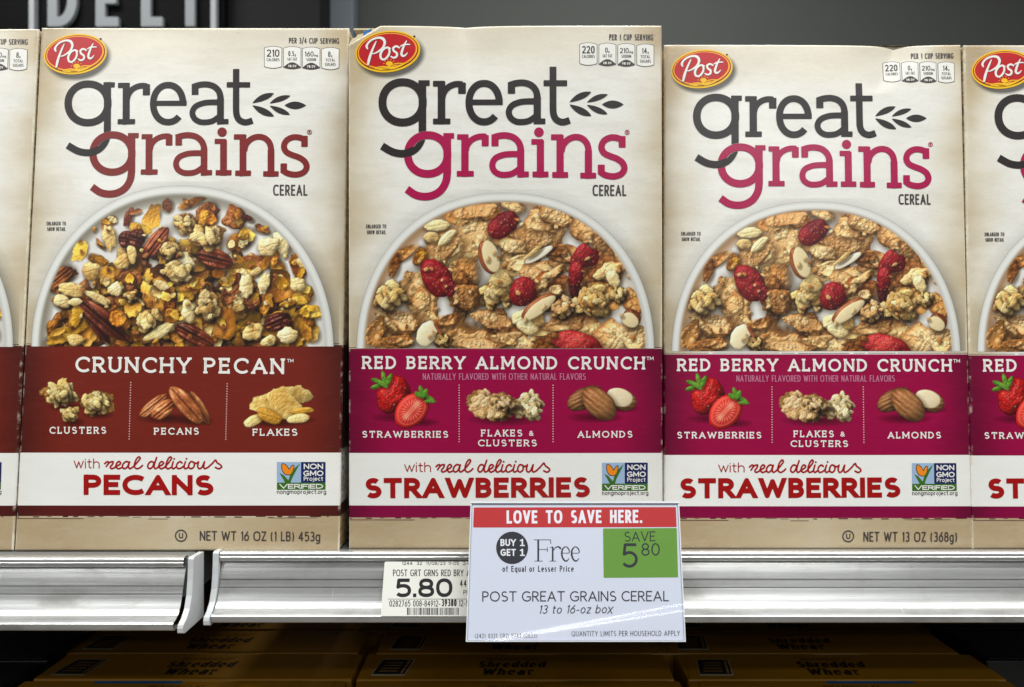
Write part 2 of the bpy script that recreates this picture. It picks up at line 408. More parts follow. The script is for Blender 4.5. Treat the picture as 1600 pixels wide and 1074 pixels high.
LIME = [(146, 92, 6), (214, 156, 38), (246, 212, 106)]

def bowl_base(cv, cx, cy, rx, ry, n, wall, shadow_side):
    X, Y = cv.grid()
    e = (np.abs((X - cx) / rx) ** n + np.abs((Y - cy) / ry) ** n) ** (1 / n)
    th = np.arctan2(Y - cy, X - cx)
    sh = np.clip((1.12 - e) / .12, 0, 1) ** 2 * (.10 + .34 * np.clip(np.cos(th - shadow_side), 0, 1))
    full = (slice(None), slice(None))
    cv.over(full, np.zeros(X.shape + (3,)) + np.array([.20, .18, .15]), sh)
    rim = np.clip((1 - e) * rx * 1.0 + .5, 0, 1)
    w = (1 - e) * rx                                             # px inward from the outer rim
    lit = np.clip(.5 + .5 * np.cos(th + 2.2), 0, 1)
    prof = .80 + .13 * np.clip(np.sin(np.clip(w / 12, 0, 1) * math.pi), 0, 1)
    col = np.stack([prof, prof * 1.0, prof * .975], -1) * (0.93 + .06 * lit)[..., None]
    wl = np.clip((w - 10) / 5, 0, 1)[..., None]                  # inner wall, shaded by the rim
    wd = (np.clip((w - 15) / 16, 0, 1) ** 1.5)[..., None]
    wallc = np.array(wall) / 255.; milk = np.array([.92, .91, .895])
    upl = np.clip(.5 - .5 * np.cos(th + .75 + math.pi), 0, 1)[..., None]
    shade = wallc * (1 - .12 * upl) * (1 - wd) + milk * wd
    shade = shade + (milk - shade) * (.75 * (1 - np.clip(.25 + .9 * np.cos(th + 2.3), 0, 1)))[..., None]
    col = col * (1 - wl) + shade * wl
    mk = np.clip((w - 26) / 6, 0, 1)[..., None]
    nz = cv.noise(X.shape, 0, 1.0)[..., None] * .018
    col = col * (1 - mk) + (milk + nz * np.array([1, 1, 1.1])) * mk
    cv.over(full, np.clip(col, 0, 1), rim)
    return e

def keep_in(cv, e, lim):
    """remember the bowl rim so the cereal can be clipped to the inside of it"""
    return cv.rgb.copy(), cv.a.copy(), np.clip((lim - e) * 120, 0, 1)

def berry_bowl():
    cv = Canvas(549, 296, 1031, 545, seed=5)
    e = bowl_base(cv, 789.5, 555, 232.5, 253, 2.18, (166, 124, 84), .5)
    rgb0, a0, m = keep_in(cv, e, .945)
    B, C, A = cv.blob, cv.cluster, cv.almond
    fl = lambda x, y, a, b, r, p=BRAN, k=4.8, **kw: B(x, y, a, b, r, p, 'flake', kw.pop('rough', .2), kw.pop('dome', .35), kw.pop('bump', 1.0), k, kw.pop('spec', .16), kw.pop('shadow', .62), .22, **kw)
    rs = np.random.RandomState(11)
    for _ in range(24):                                          # flakes deeper in the bowl
        x, y = rs.uniform(575, 1000), rs.uniform(350, 548)
        if ((x - 789) / 205) ** 2 + ((y - 555) / 215) ** 2 > 1: continue
        fl(x, y, rs.uniform(16, 30), rs.uniform(9, 17), rs.uniform(0, 180), (BRAN, BRAND, BRAN, TAN, TAN)[rs.randint(5)], 4.4, gain=rs.uniform(.78, .95), shadow=.45)
    for x, y, a, b, r, p in ((800, 322, 22, 11, 25, TAN), (740, 333, 41, 17, -4, BRAND), (775, 372, 24, 14, 10, BRAN), (862, 339, 31, 20, 12, BRAND), (925, 366, 35, 20, 18, BRAN),
        (840, 366, 48, 30, -28, BRAN), (712, 384, 56, 31, -24, TAN), (630, 396, 22, 9, -28, BRAND), (616, 415, 8, 19, 12, BRAND), (656, 400, 10, 16, 20, GOLD), (800, 384, 20, 13, 20, TAN),
        (950, 408, 31, 26, 35, BRAN), (938, 428, 27, 32, 25, RUST), (808, 414, 25, 13, -15, TAN), (850, 422, 34, 14, -10, BRAN), (880, 396, 30, 14, 10, BRAN),
        (725, 432, 26, 34, 22, BRAND), (727, 466, 27, 26, 10, BRAND), (655, 462, 25, 40, -16, TAN), (668, 500, 14, 12, 0, TAN),
        (862, 450, 27, 25, -20, RUST), (858, 434, 26, 7, -45, TAN), (627, 505, 43, 20, 8, BRAND), (588, 520, 13, 22, 20, BRAND), (622, 534, 30, 12, 0, BRAND),
        (700, 512, 28, 16, 8, BRAND), (742, 530, 55, 24, 14, BRAN), (790, 512, 30, 14, 22, BRAN), (905, 512, 52, 24, 22, BRAN), (955, 525, 24, 22, 35, BRAN), (988, 472, 14, 22, -30, BRAND),
        (991, 530, 16, 19, 20, TAN), (850, 520, 28, 8, -30, TAN), (804, 534, 28, 11, 14, TAN), (872, 512, 24, 8, 4, TAN), (860, 535, 26, 12, -10, BRAND)):
        fl(x, y, a, b, r, p, milk=.9)
        c_, q_ = math.cos(math.radians(r)), math.sin(math.radians(r))
        for _ in range(2 if a > 24 else 0):
            k1, k2 = rs.uniform(-.55, .55, 2); f = rs.uniform(.34, .55)
            fl(x + c_ * a * k1 - q_ * b * k2, y + q_ * a * k1 + c_ * b * k2, a * f * 1.1, b * f * 1.2, r + rs.uniform(-50, 50), (p, BRAN, TAN)[rs.randint(3)], 4.2, rough=.24, shadow=.5, gain=rs.uniform(.9, 1.08))
    for x, y, a, b, r in ((769, 500, 33, 13, 15), (700, 500, 20, 9, -20), (868, 338, 24, 14, 10), (742, 330, 36, 13, -5), (745, 538, 36, 11, 5)): fl(x, y, a, b, r, BRAN, 3.6, bump=1.3)
    C(690, 533, 15, 12, 0, CREAM, 8, .4)
    C(608, 464, 27, 24, -10, CREAM, 11, .40)
    B(683, 353, 21, 9, -6, OATC, 'oat', .12, .6, 1, 4, .1); B(674, 371, 13, 9, 5, OATC, 'oat', .12, .6, 1, 4, .1); B(698, 372, 17, 7, -42, OATC, 'oat', .1, .6, 1, 4, .1)
    C(778, 456, 29, 28, 0, CREAM, 15, .36); B(783, 436, 15, 13, 30, OATC, 'oat', .15, .6, 1, 4, .1)
    B(785, 352, 27, 17, -36, BERRYD, 'berry', .12, .75, .5, 4, .3)
    B(681, 432, 20, 32, -34, BERRY, 'berry', .10, .8, .5, 4.5, .3); B(700, 446, 12, 17, -20, BERRYD, 'berry', .1, .7, .5, 4, .35, .3)
    A(767, 401, 26, 14.5, 72, 1, .32)
    B(842, 398, 25, 6.5, -32, [(200, 180, 130), (236, 228, 204), (250, 246, 232)], 'slice', .08, .5); B(835, 393, 15, 4, -38, OATC, 'oat', .1, .5)
    B(899, 455, 9, 20, -14, BERRYD, 'berry', .08, .7, .5, 4, .28); B(918, 404, 20, 15, -30, BERRYD, 'berry', .08, .7, .5, 4, .2, .3); B(908, 402, 13, 21, 28, BERRY, 'berry', .08, .7, .5, 4, .28, .3); B(899, 430, 12, 24, 6, BERRY, 'berry', .07, .75, .5, 4, .28, .3)
    B(817, 457, 23, 22, 0, BERRYD, 'berry', .10, .8, .6, 4, .32)
    B(812, 496, 14, 11, -20, OATC, 'oat', .16, .7, 1, 4, .1); B(826, 510, 17, 12, 20, OATC, 'oat', .16, .7, 1, 4, .1); B(840, 497, 12, 9, 60, CREAM, 'oat', .16, .7, 1, 4, .1)
    A(843, 481, 30, 10.5, -36, -1, .42)
    C(880, 482, 21, 20, 0, TAN, 16, .30); C(929, 471, 36, 29, -14, CREAM, 26, .27)
    B(935, 431, 9, 6, 0, OATC, 'oat', .15, .7, 1, 4, .1); B(958, 436, 10, 15, -25, OATC, 'oat', .15, .7, 1, 4, .1); C(966, 460, 14, 12, 0, CREAM, 8, .4)
    A(984, 500, 14, 12, 35, -1, .45)
    B(667, 521, 15, 21, 24, [(196, 176, 120), (230, 216, 170), (244, 236, 206)], 'slice', .10, .5); B(684, 514, 2.2, 12, -32, PEC, 'slice', .05, .5, shadow=0)
    B(905, 536, 42, 17, 14, BERRY, 'berry', .09, .8, .5, 4, .3)
    for _ in range(70):                                          # crumbs
        x, y = rs.uniform(590, 990), rs.uniform(340, 540)
        cv.blob(x, y, rs.uniform(2, 5), rs.uniform(1.5, 3.5), rs.uniform(0, 180), (BRAN, TAN, BRAND)[rs.randint(3)], 'oat', .25, .7, 1, 3, .1, .4)
    cv.rgb = rgb0 * (1 - m[..., None]) + np.clip(cv.rgb, 0, 1) ** .88 * m[..., None]; cv.a = a0
    return cv

def pecan_bowl():
    cv = Canvas(44, 284, 530, 542, seed=9)
    e = bowl_base(cv, 285, 553, 236, 262, 2.12, (138, 130, 112), .3)
    rgb0, a0, m = keep_in(cv, e, .945)
    B, C = cv.blob, cv.cluster
    rs = np.random.RandomState(4)
    for _ in range(110):                                         # the shaded depth between the pieces
        t = rs.uniform(0, 1)
        x = rs.normal(285, 105); y = 545 - abs(rs.normal(0, 75))
        if ((x - 285) / 200) ** 2 + ((y - 553) / 175) ** 2 > 1: continue
        B(x, y, rs.uniform(14, 26), rs.uniform(10, 18), rs.uniform(0, 180), RUST, 'flake', .2, .3, .8, 5, .05, .4, gain=.62)
    g = lambda x, y, a, b, r, p=GOLD, k='curl', **kw: B(x, y, a, b, r, p, {'curl': 'sheet'}.get(k, k), kw.pop('rough', .24), kw.pop('dome', .6), kw.pop('bump', .8), 4, kw.pop('spec', .22), kw.pop('shadow', .62), .2, **kw)
    for _ in range(330):
        x = rs.normal(285, 112); y = 545 - abs(rs.normal(0, 88))
        if ((x - 285) / 205) ** 2 + ((y - 553) / 190) ** 2 > 1: continue
        g(x, y, rs.uniform(8, 17), rs.uniform(6, 12), rs.uniform(0, 180), (GOLD, GOLDD, ORNG, GOLD, LIME, RUST, CREAM)[rs.randint(7)], ('curl', 'flake', 'curl', 'oat')[rs.randint(4)], gain=rs.uniform(.7, 1))
    for x, y, a, b, r, p, k in ((299, 318, 19, 6, -20, GOLDD, 'curl'), (262, 321, 9, 10, 10, RUST, 'curl'), (202, 340, 6, 13, 18, PECD, 'curl'), (212, 332, 9, 3, -10, RUST, 'curl'), (172, 346, 11, 6, -35, RUST, 'curl'),
        (240, 338, 9, 18, 26, GOLD, 'curl'), (216, 357, 16, 8, 24, LIME, 'curl'), (127, 391, 8, 14, 32, LIME, 'curl'), (152, 405, 17, 7, 28, GOLD, 'curl'), (158, 382, 10, 2.5, 50, RUST, 'oat'),
        (325, 334, 15, 20, 28, RUST, 'flake'), (331, 343, 8, 10, 35, ORNG, 'flake'), (367, 342, 15, 14, 20, RUST, 'flake'), (372, 336, 8, 11, 0, GOLDD, 'flake'), (388, 341, 9, 4, 30, PECD, 'oat'),
        (372, 377, 21, 16, -20, GOLDD, 'curl'), (385, 367, 13, 14, 0, LIME, 'curl'), (408, 358, 12, 6, 20, GOLDD, 'flake'), (400, 409, 36, 10, 3, RUST, 'flake'), (382, 425, 18, 13, -35, GOLD, 'curl'), (433, 418, 12, 20, -25, GOLDD, 'curl'),
        (465, 416, 10, 21, -14, ORNG, 'flake'), (96, 432, 24, 14, -38, RUST, 'flake'), (90, 446, 12, 10, -38, RUST, 'flake'), (167, 432, 12, 13, 30, GOLD, 'curl'), (205, 438, 22, 15, 10, RUST, 'flake'), (262, 400, 16, 14, 0, GOLD, 'flake'),
        (243, 463, 26, 23, -20, GOLD, 'curl'), (258, 448, 22, 10, 25, GOLDD, 'curl'), (300, 449, 22, 14, -14, GOLD, 'curl'), (290, 463, 16, 9, 10, LIME, 'curl'), (267, 470, 11, 14, -5, ORNG, 'flake'), (270, 494, 13, 12, 10, ORNG, 'flake'),
        (187, 496, 17, 15, 10, ORNG, 'flake'), (207, 480, 19, 15, -15, GOLD, 'curl'), (362, 452, 17, 20, 10, RUST, 'flake'), (356, 440, 12, 6, -20, GOLD, 'flake'), (376, 474, 13, 19, 10, ORNG, 'flake'),
        (432, 450, 18, 20, 10, GOLDD, 'curl'), (472, 462, 17, 17, 0, GOLD, 'oat'), (416, 476, 10, 19, 12, ORNG, 'flake'), (450, 475, 12, 5, -12, GOLD, 'oat'), (484, 487, 18, 10, 8, LIME, 'flake'),
        (478, 519, 8, 15, -28, GOLD, 'curl'), (330, 520, 14, 17, 18, ORNG, 'flake'), (307, 510, 10, 15, 12, GOLD, 'curl'), (352, 512, 16, 22, 16, GOLDD, 'curl'), (88, 500, 6, 16, 25, GOLDD, 'oat'),
        (131, 510, 14, 16, -15, GOLD, 'curl'), (96, 525, 30, 12, -22, LIME, 'curl'), (118, 497, 8, 17, 30, GOLD, 'curl'), (190, 470, 12, 8, 30, GOLDD, 'curl'), (160, 470, 12, 6, 20, CREAM, 'curl'), (395, 470, 12, 16, 0, RUST, 'flake')):
        g(x, y, a, b, r, p, k)
        if a > 9:
            for _ in range(2):
                k1, k2 = rs.uniform(-.6, .6, 2); f = rs.uniform(.35, .6)
                g(x + a * k1, y + b * k2, a * f, b * f * 1.1, r + rs.uniform(-70, 70), (p, GOLD, CREAM, LIME)[rs.randint(4)], ('curl', 'flake')[rs.randint(2)], shadow=.4, gain=rs.uniform(.85, 1.1))
    B(95, 433, 22, 12, -38, RUST, 'pecan', .12, .5, 1, 4, .12)
    P = lambda x, y, a, b, r, p=PEC: B(x, y, a, b, r, p, 'pecan', .07, .75, 1, 4, .42)
    P(198, 374, 12, 13, 10, PECD); P(215, 373, 14, 15, 20, PECD); P(244, 381, 32, 13, -52); P(337, 405, 28, 15, 14); P(305, 524, 32, 13, 28)
    P(150, 508, 36, 8, 52, PECD); P(162, 500, 50, 15, 40); P(433, 503, 21, 14, -24, PECD); P(448, 506, 9, 8, 20, PECD)
    g(120, 497, 7, 15, 25, LIME); g(187, 497, 17, 15, 10, ORNG, 'flake'); g(207, 482, 17, 13, -15, GOLD)
    O = lambda x, y, a, b, r, p=CREAM: B(x, y, a, b, r, p, 'oat', .2, .6, 1, 4, .14)
    O(172, 372, 11, 17, -8); O(143, 424, 13, 15, 0); O(195, 408, 16, 11, -30); O(207, 398, 8, 15, -10); O(112, 453, 21, 11, 10); O(97, 471, 13, 11, 0); O(118, 472, 10, 6, 0, OATC); O(182, 452, 14, 10, -25, OATC)
    O(290, 410, 11, 14, 0, OATC); O(385, 447, 12, 18, 8, OATC); O(413, 442, 9, 17, 16, OATC); O(465, 445, 12, 12, 0, OATC); O(440, 380, 13, 20, -25, OATC); O(419, 385, 17, 13, -10); O(400, 425, 9, 6, -30, OATC)
    O(295, 488, 12, 15, 0, OATC); O(395, 519, 16, 16, 0); O(450, 524, 16, 13, 0, OATC); O(118, 531, 13, 9, 0); O(420, 533, 12, 9, -20); O(250, 519, 24, 9, -28); O(152, 465, 18, 6, 30, OATC)
    C(290, 350, 19, 16, 0, CREAM, 9, .42); C(324, 371, 27, 16, -5, CREAM, 8, .46); C(268, 392, 18, 17, 0, CREAM, 10, .40); C(278, 425, 30, 16, 12, CREAM, 12, .34)
    C(326, 480, 22, 26, -5, CREAM, 12, .36); C(232, 500, 24, 15, -25, CREAM, 9, .40); C(206, 462, 14, 9, 0, CREAM, 7, .4)
    for _ in range(60):
        x = rs.uniform(90, 480); y = rs.uniform(350, 536)
        cv.blob(x, y, rs.uniform(2, 5), rs.uniform(1.5, 3.5), rs.uniform(0, 180), (GOLD, CREAM, RUST)[rs.randint(3)], 'oat', .25, .7, 1, 3, .15, .4)
    cv.rgb = rgb0 * (1 - m[..., None]) + np.clip(cv.rgb, 0, 1) ** .92 * m[..., None]; cv.a = a0
    return cv

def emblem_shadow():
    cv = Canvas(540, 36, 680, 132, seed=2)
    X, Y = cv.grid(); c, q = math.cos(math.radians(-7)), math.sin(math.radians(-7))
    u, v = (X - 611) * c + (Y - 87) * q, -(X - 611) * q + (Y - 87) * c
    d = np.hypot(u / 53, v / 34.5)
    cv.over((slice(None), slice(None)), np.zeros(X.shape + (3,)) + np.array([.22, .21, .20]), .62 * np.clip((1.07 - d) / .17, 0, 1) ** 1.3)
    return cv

def ground_shadow(cv, cx, cy, rx, ry, k=.55):
    w = cv.window(cx, cy, max(rx, ry) * 1.3)
    sl, X, Y = w
    d = np.hypot((X - cx) / rx, (Y - cy) / ry)
    cv.over(sl, np.zeros(X.shape + (3,)) + .04, k * np.clip(1 - d, 0, 1) ** .8)

def leaf(cv, pts, w, pal=((28, 66, 10), (74, 132, 30), (150, 190, 80))):
    for (x, y, a, b, r) in pts: cv.blob(x, y, a, b, r, pal, 'oat', .12, .5, .6, 4, .15, .35)

def strawberries():
    cv = Canvas(570, 578, 690, 672, seed=3)
    ground_shadow(cv, 625, 652, 46, 9); ground_shadow(cv, 655, 660, 34, 7)
    cv.blob(615, 616, 29, 32, 20, [(100, 2, 6), (184, 12, 14), (226, 70, 50)], 'berry', .05, .85, .35, 4.2, .4, 0)
    leaf(cv, [(590, 596, 9, 4, 25), (588, 604, 9, 3.5, -20), (600, 590, 4, 11, -14), (608, 593, 4, 10, 22), (598, 600, 10, 4, 30)], 3)
    cv.shade_under(642, 643, 27, 24, -35, k=.55)
    cv.blob(643, 642, 30, 22, -48, [(140, 4, 4), (190, 14, 12), (222, 50, 38)], 'slice', .05, .9, .5, 4, .2, 0)
    w = cv.window(643, 641, 30); sl, X, Y = w
    c, q = math.cos(math.radians(-48)), math.sin(math.radians(-48))
    u = ((X - 643) * c + (Y - 641) * q) / 26; v = (-(X - 643) * q + (Y - 641) * c) / 18
    d = np.hypot(u, v)
    ray = (.5 + .5 * np.cos(np.arctan2(v, u) * 22)) * np.clip(1 - np.abs(d - .58) * 2.6, 0, 1) * .75
    core = np.exp(-(v / .2) ** 2) * np.exp(-(u / .66) ** 4) * .85
    rimw = np.clip(1 - np.abs(d - .98) * 8, 0, 1) * .4
    cv.over(sl, np.zeros(X.shape + (3,)) + np.array([1.0, .74, .62]), np.clip(ray + core + rimw, 0, .9) * (d < 1.05))
    cv.over(sl, np.zeros(X.shape + (3,)) + np.array([.8, .12, .08]), np.exp(-(v / .05) ** 2) * np.exp(-(u / .4) ** 4) * .6)
    leaf(cv, [(659, 612, 3.5, 10, -16), (655, 617, 8, 4, 30), (671, 622, 9, 3.5, 30), (672, 627, 9, 3, 5), (664, 615, 4, 7, 20)], 3)
    return cv

def lift(cv, g, k=1.0):
    cv.rgb = np.clip(cv.rgb, 0, 1) ** g * k
    return cv

def flake_clusters():
    cv = Canvas(722, 596, 856, 672, seed=6)
    ground_shadow(cv, 790, 655, 62, 10)
    cv.cluster(755, 632, 24, 24, 10, TAN, 24, .28); cv.blob(752, 634, 16, 16, 0, BRAN, 'flake', .2, .4, 1, 4, .15, .4)
    cv.cluster(824, 632, 26, 23, -20, OATC, 24, .28)
    cv.cluster(786, 637, 26, 22, -25, TAN, 30, .22); cv.blob(780, 640, 18, 14, -25, TAN, 'flake', .2, .4, 1.0, 3.6, .2, .4, .1); cv.cluster(790, 630, 16, 11, 0, TAN, 12, .28)
    cv.cluster(832, 640, 20, 15, 30, OATC, 12, .34)
    return lift(cv, .72)

def almonds():
    cv = Canvas(876, 596, 1004, 668, seed=8)
    ground_shadow(cv, 930, 652, 46, 9); ground_shadow(cv, 968, 638, 34, 7)
    SK = [(88, 44, 22), (160, 104, 60), (214, 166, 114)]
    cv.blob(913, 622, 29, 16, -28, SK, 'almondskin', .04, .8, 1, 4, .15, 0, gain=.85)
    cv.blob(972, 625, 22.5, 16, 16, SK, 'almondskin', .04, .7, 1, 4, .15, .4)
    cv.blob(968, 621, 20.5, 14, 16, [(198, 170, 126), (230, 210, 172), (242, 228, 200)], 'slice', .03, .5, 1, 4, .05, 0)
    cv.blob(936, 631, 32, 20, 42, SK, 'almondskin', .04, .85, 1, 4, .2, .7)
    return cv

def oat_clusters():
    cv = Canvas(56, 588, 186, 668, seed=12)
    for x, y, a in ((100, 636, 30), (150, 648, 26), (112, 660, 20)): ground_shadow(cv, x + 4, y, a, 8)
    p = [(150, 112, 48), (222, 190, 112), (252, 234, 178)]
    cv.cluster(97, 616, 29, 20, 0, p, 24, .29); cv.cluster(150, 630, 24, 20, 10, p, 20, .31); cv.cluster(110, 648, 17, 14, 0, p, 13, .36)
    return lift(cv, .85)

def pecans():
    cv = Canvas(206, 594, 338, 668, seed=14)
    ground_shadow(cv, 262, 654, 50, 9); ground_shadow(cv, 306, 658, 30, 8)
    p = [(104, 38, 12), (190, 100, 50), (240, 172, 116)]
    cv.blob(241, 634, 27, 9.5, -38, p, 'pecan', .05, .8, 1, 4, .35, 0, gain=.85); cv.blob(256, 640, 21, 12, -38, p, 'pecan', .05, .8, 1, 4, .35, .6)
    cv.blob(312, 638, 30, 10, 58, p, 'pecan', .05, .8, 1, 4, .3, .5, gain=.9); cv.blob(292, 633, 37, 14, 48, p, 'pecan', .05, .8, 1, 4, .4, .7)
    return lift(cv, .85)

def golden_flakes():
    cv = Canvas(374, 592, 502, 674, seed=15)
    ground_shadow(cv, 430, 660, 52, 8); ground_shadow(cv, 468, 656, 28, 6)
    p = [(176, 120, 34), (236, 196, 108), (255, 240, 176)]
    cv.blob(456, 619, 30, 15, -14, p, 'sheet', .24, .5, .8, 4, .25, 0); cv.blob(414, 632, 28, 17, -8, p, 'sheet', .24, .5, .8, 4, .25, .6)
    cv.blob(440, 628, 22, 15, 30, p, 'sheet', .24, .5, .8, 4, .25, .6)
    cv.blob(472, 642, 19, 5, -4, GOLD, 'oat', .08, .6, 1, 4, .2, .5); cv.blob(466, 654, 18, 7, -6, p, 'oat', .08, .6, 1, 4, .2, .5)
    cv.blob(397, 657, 17, 8, -28, p, 'oat', .08, .6, 1, 4, .2, .6); cv.blob(421, 650, 21, 11, 25, GOLD, 'oat', .1, .6, 1, 4, .2, .6)
    return lift(cv, .8)
# ------------------------------------------------------------------ lettering as skeleton strokes (numpy)
def arc(cx, cy, rx, ry, a0, a1, n=2.0):
    k = max(5, int(abs(a1 - a0) / 9))
    out = []
    for i in range(k + 1):
        a = math.radians(a0 + (a1 - a0) * i / k)
        c, s = math.cos(a), math.sin(a)
        out.append((cx + rx * math.copysign(abs(c) ** (2 / n), c), cy + ry * math.copysign(abs(s) ** (2 / n), s)))
    return out

def glyphs(n):
    A = lambda *a: arc(*a, n)
    G = {}
    def g(ch, w, *st): G[ch] = (w, st)
    # a stroke is (points, serif flags): s / e a slab at the start / end, h / t a small upright tick at the start / end
    g('A', .78, ([(0, 0), (.39, 1)], 's'), ([(.78, 0), (.39, 1)], 's'), ([(.13, .32), (.65, .32)], 'bB'))
    g('B', .55, ([(0, 0), (0, 1)], 'se'), ([(0, 1)] + A(.26, .765, .25, .235, 90, -90) + [(0, .53)], ''), ([(0, .53)] + A(.27, .265, .28, .265, 90, -90) + [(0, 0)], ''))
    g('C', .72, (A(.46, .5, .46, .5, 46, 314), 'h'))
    g('D', .66, ([(0, 0), (0, 1)], 'se'), ([(0, 1)] + A(.2, .5, .46, .5, 90, -90) + [(0, 0)], ''))
    g('E', .5, ([(0, 0), (0, 1)], 'se'), ([(0, 1), (.5, 1)], 't'), ([(0, .52), (.42, .52)], ''), ([(0, 0), (.5, 0)], 'T'))
    g('F', .48, ([(0, 0), (0, 1)], 'se'), ([(0, 1), (.48, 1)], 't'), ([(0, .5), (.4, .5)], ''))
    g('G', .82, (A(.46, .5, .46, .5, 46, 300) + [(.82, .16), (.82, .46), (.5, .46)], 'h'))
    g('H', .66, ([(0, 0), (0, 1)], 'se'), ([(.66, 0), (.66, 1)], 'se'), ([(0, .52), (.66, .52)], 'bB'))
    g('I', .0, ([(0, 0), (0, 1)], 'se'))
    g('J', .38, ([(.38, 1), (.38, .25)] + A(.17, .2, .21, .2, 0, -150), 's'))
    g('K', .58, ([(0, 0), (0, 1)], 'se'), ([(.56, 1), (0, .4)], 'sB'), ([(.2, .58), (.58, 0)], 'eb'))
    g('L', .46, ([(0, 0), (0, 1)], 'se'), ([(0, 0), (.46, 0)], 'T'))
    g('M', .86, ([(0, 0), (0, 1)], 's'), ([(.86, 0), (.86, 1)], 's'), ([(0, 1), (.43, .22), (.86, 1)], 'se'))
    g('N', .68, ([(0, 0), (0, 1)], 's'), ([(.68, 0), (.68, 1)], 'e'), ([(0, 1), (.68, 0)], 's'))
    g('O', .92, (A(.46, .5, .46, .5, 0, 360), ''))
    g('P', .55, ([(0, 0), (0, 1)], 'se'), ([(0, 1)] + A(.28, .735, .27, .265, 90, -90) + [(0, .47)], ''))
    g('Q', .92, (A(.46, .5, .46, .5, 0, 360), ''), ([(.55, .22), (.88, -.06)], ''))
    g('R', .58, ([(0, 0), (0, 1)], 'se'), ([(0, 1)] + A(.28, .74, .27, .26, 90, -90) + [(0, .48)], ''), ([(.26, .48), (.58, 0)], 'eb'))
    g('S', .58, (A(.29, .755, .25, .245, 38, 270) + A(.29, .255, .29, .255, 90, -142), 'h'))
    g('T', .66, ([(0, 1), (.66, 1)], 'HT'), ([(.33, 0), (.33, 1)], 's'))
    g('U', .64, ([(0, 1), (0, .32)] + A(.32, .32, .32, .32, 180, 360) + [(.64, 1)], 'se'))
    g('V', .74, ([(0, 1), (.37, 0), (.74, 1)], 'se'))
    g('W', 1.14, ([(0, 1), (.29, 0), (.57, .92), (.85, 0), (1.14, 1)], 'se'))
    g('X', .66, ([(0, 1), (.66, 0)], 'se'), ([(0, 0), (.66, 1)], 'se'))
    g('Y', .7, ([(0, 1), (.35, .46), (.7, 1)], 'se'), ([(.35, .46), (.35, 0)], 'eb'))
    g('Z', .58, ([(0, 1), (.58, 1), (0, 0), (.58, 0)], ''))
    g('&', .7, ([(.68, 0), (.14, .66)] + A(.31, .79, .19, .2, 200, -20) + [(.44, .62), (.1, .4)] + A(.27, .24, .26, .24, 140, 300) + [(.56, .2), (.66, .45)], ''))
    g('0', .56, (A(.28, .5, .28, .5, 0, 360), ''))
    g('1', .19, ([(0, .82), (.19, 1), (.19, 0)], 'b'))
    g('2', .54, (A(.27, .72, .26, .28, 168, -32) + [(0, 0), (.54, 0)], ''))
    g('3', .52, (A(.25, .76, .23, .24, 150, -90) + A(.25, .265, .27, .265, 90, -150), ''))
    g('4', .6, ([(.43, 0), (.43, 1), (0, .28), (.6, .28)], ''))
    g('5', .54, ([(.48, 1), (.09, 1), (.05, .56)] + A(.26, .32, .28, .32, 118, -145), ''))
    g('6', .56, (A(.28, .31, .28, .31, 0, 360), ''), ([(.44, 1), (.13, .6), (.02, .4)], 'B'))
    g('7', .54, ([(0, 1), (.54, 1), (.17, 0)], ''))
    g('8', .54, (A(.27, .76, .23, .24, 0, 360), ''), (A(.27, .26, .27, .26, 0, 360), ''))
    g('9', .56, (A(.28, .69, .28, .31, 0, 360), ''), ([(.12, 0), (.43, .4), (.54, .6)], 'B'))
    xh = .68
    ring = lambda cx=.27: A(cx, xh / 2, .27, xh / 2, 0, 360)
    g('a', .5, ([(.03, .58)] + A(.26, .47, .23, .21, 130, 0) + [(.49, 0)], ''), ([(.49, .39), (.24, .39)] + A(.22, .195, .22, .195, 90, 270) + [(.36, .03), (.49, .17)], ''))
    g('b', .54, ([(0, 0), (0, 1)], ''), (ring(), ''))
    g('c', .46, (A(.27, xh / 2, .27, xh / 2, 50, 310), ''))
    g('d', .54, ([(.54, 0), (.54, 1)], ''), (ring(), ''))
    g('e', .54, ([(0, .36), (.54, .36)] + A(.27, xh / 2, .27, xh / 2, 4, 312), ''))
    g('f', .32, ([(.13, 0), (.13, .8)] + A(.3, .8, .17, .2, 180, 80), ''), ([(0, xh), (.32, xh)], ''))
    g('g', .54, (ring(), ''), ([(.54, xh), (.54, -.05)] + A(.28, -.06, .26, .24, 0, -150), ''))
    g('h', .5, ([(0, 0), (0, 1)], ''), ([(0, .42)] + A(.25, .42, .25, .26, 180, 0) + [(.5, 0)], ''))
    g('i', .0, ([(0, 0), (0, xh)], ''), ([(0, .93), (0, .95)], ''))
    g('j', .12, ([(.12, xh), (.12, -.12), (.06, -.25), (-.05, -.28)], ''), ([(.12, .93), (.12, .95)], ''))
    g('k', .46, ([(0, 0), (0, 1)], ''), ([(.42, xh), (0, .27)], ''), ([(.16, .4), (.46, 0)], ''))
    g('l', .0, ([(0, 0), (0, 1)], ''))
    g('m', .84, ([(0, 0), (0, xh)], ''), ([(0, .42)] + A(.21, .42, .21, .26, 180, 0) + [(.42, 0)], ''), ([(.42, .42)] + A(.63, .42, .21, .26, 180, 0) + [(.84, 0)], ''))
    g('n', .48, ([(0, 0), (0, xh)], ''), ([(0, .42)] + A(.24, .42, .24, .26, 180, 0) + [(.48, 0)], ''))
    g('o', .56, (A(.28, xh / 2, .28, xh / 2, 0, 360), ''))
    g('p', .54, ([(0, -.28), (0, xh)], ''), (ring(), ''))
    g('q', .54, ([(.54, -.28), (.54, xh)], ''), (ring(), ''))
    g('r', .28, ([(0, 0), (0, xh)], ''), ([(0, .4)] + A(.24, .42, .24, .26, 180, 75), ''))
    g('s', .4, (A(.2, .505, .17, .175, 40, 270) + A(.2, .165, .2, .165, 90, -145), ''))
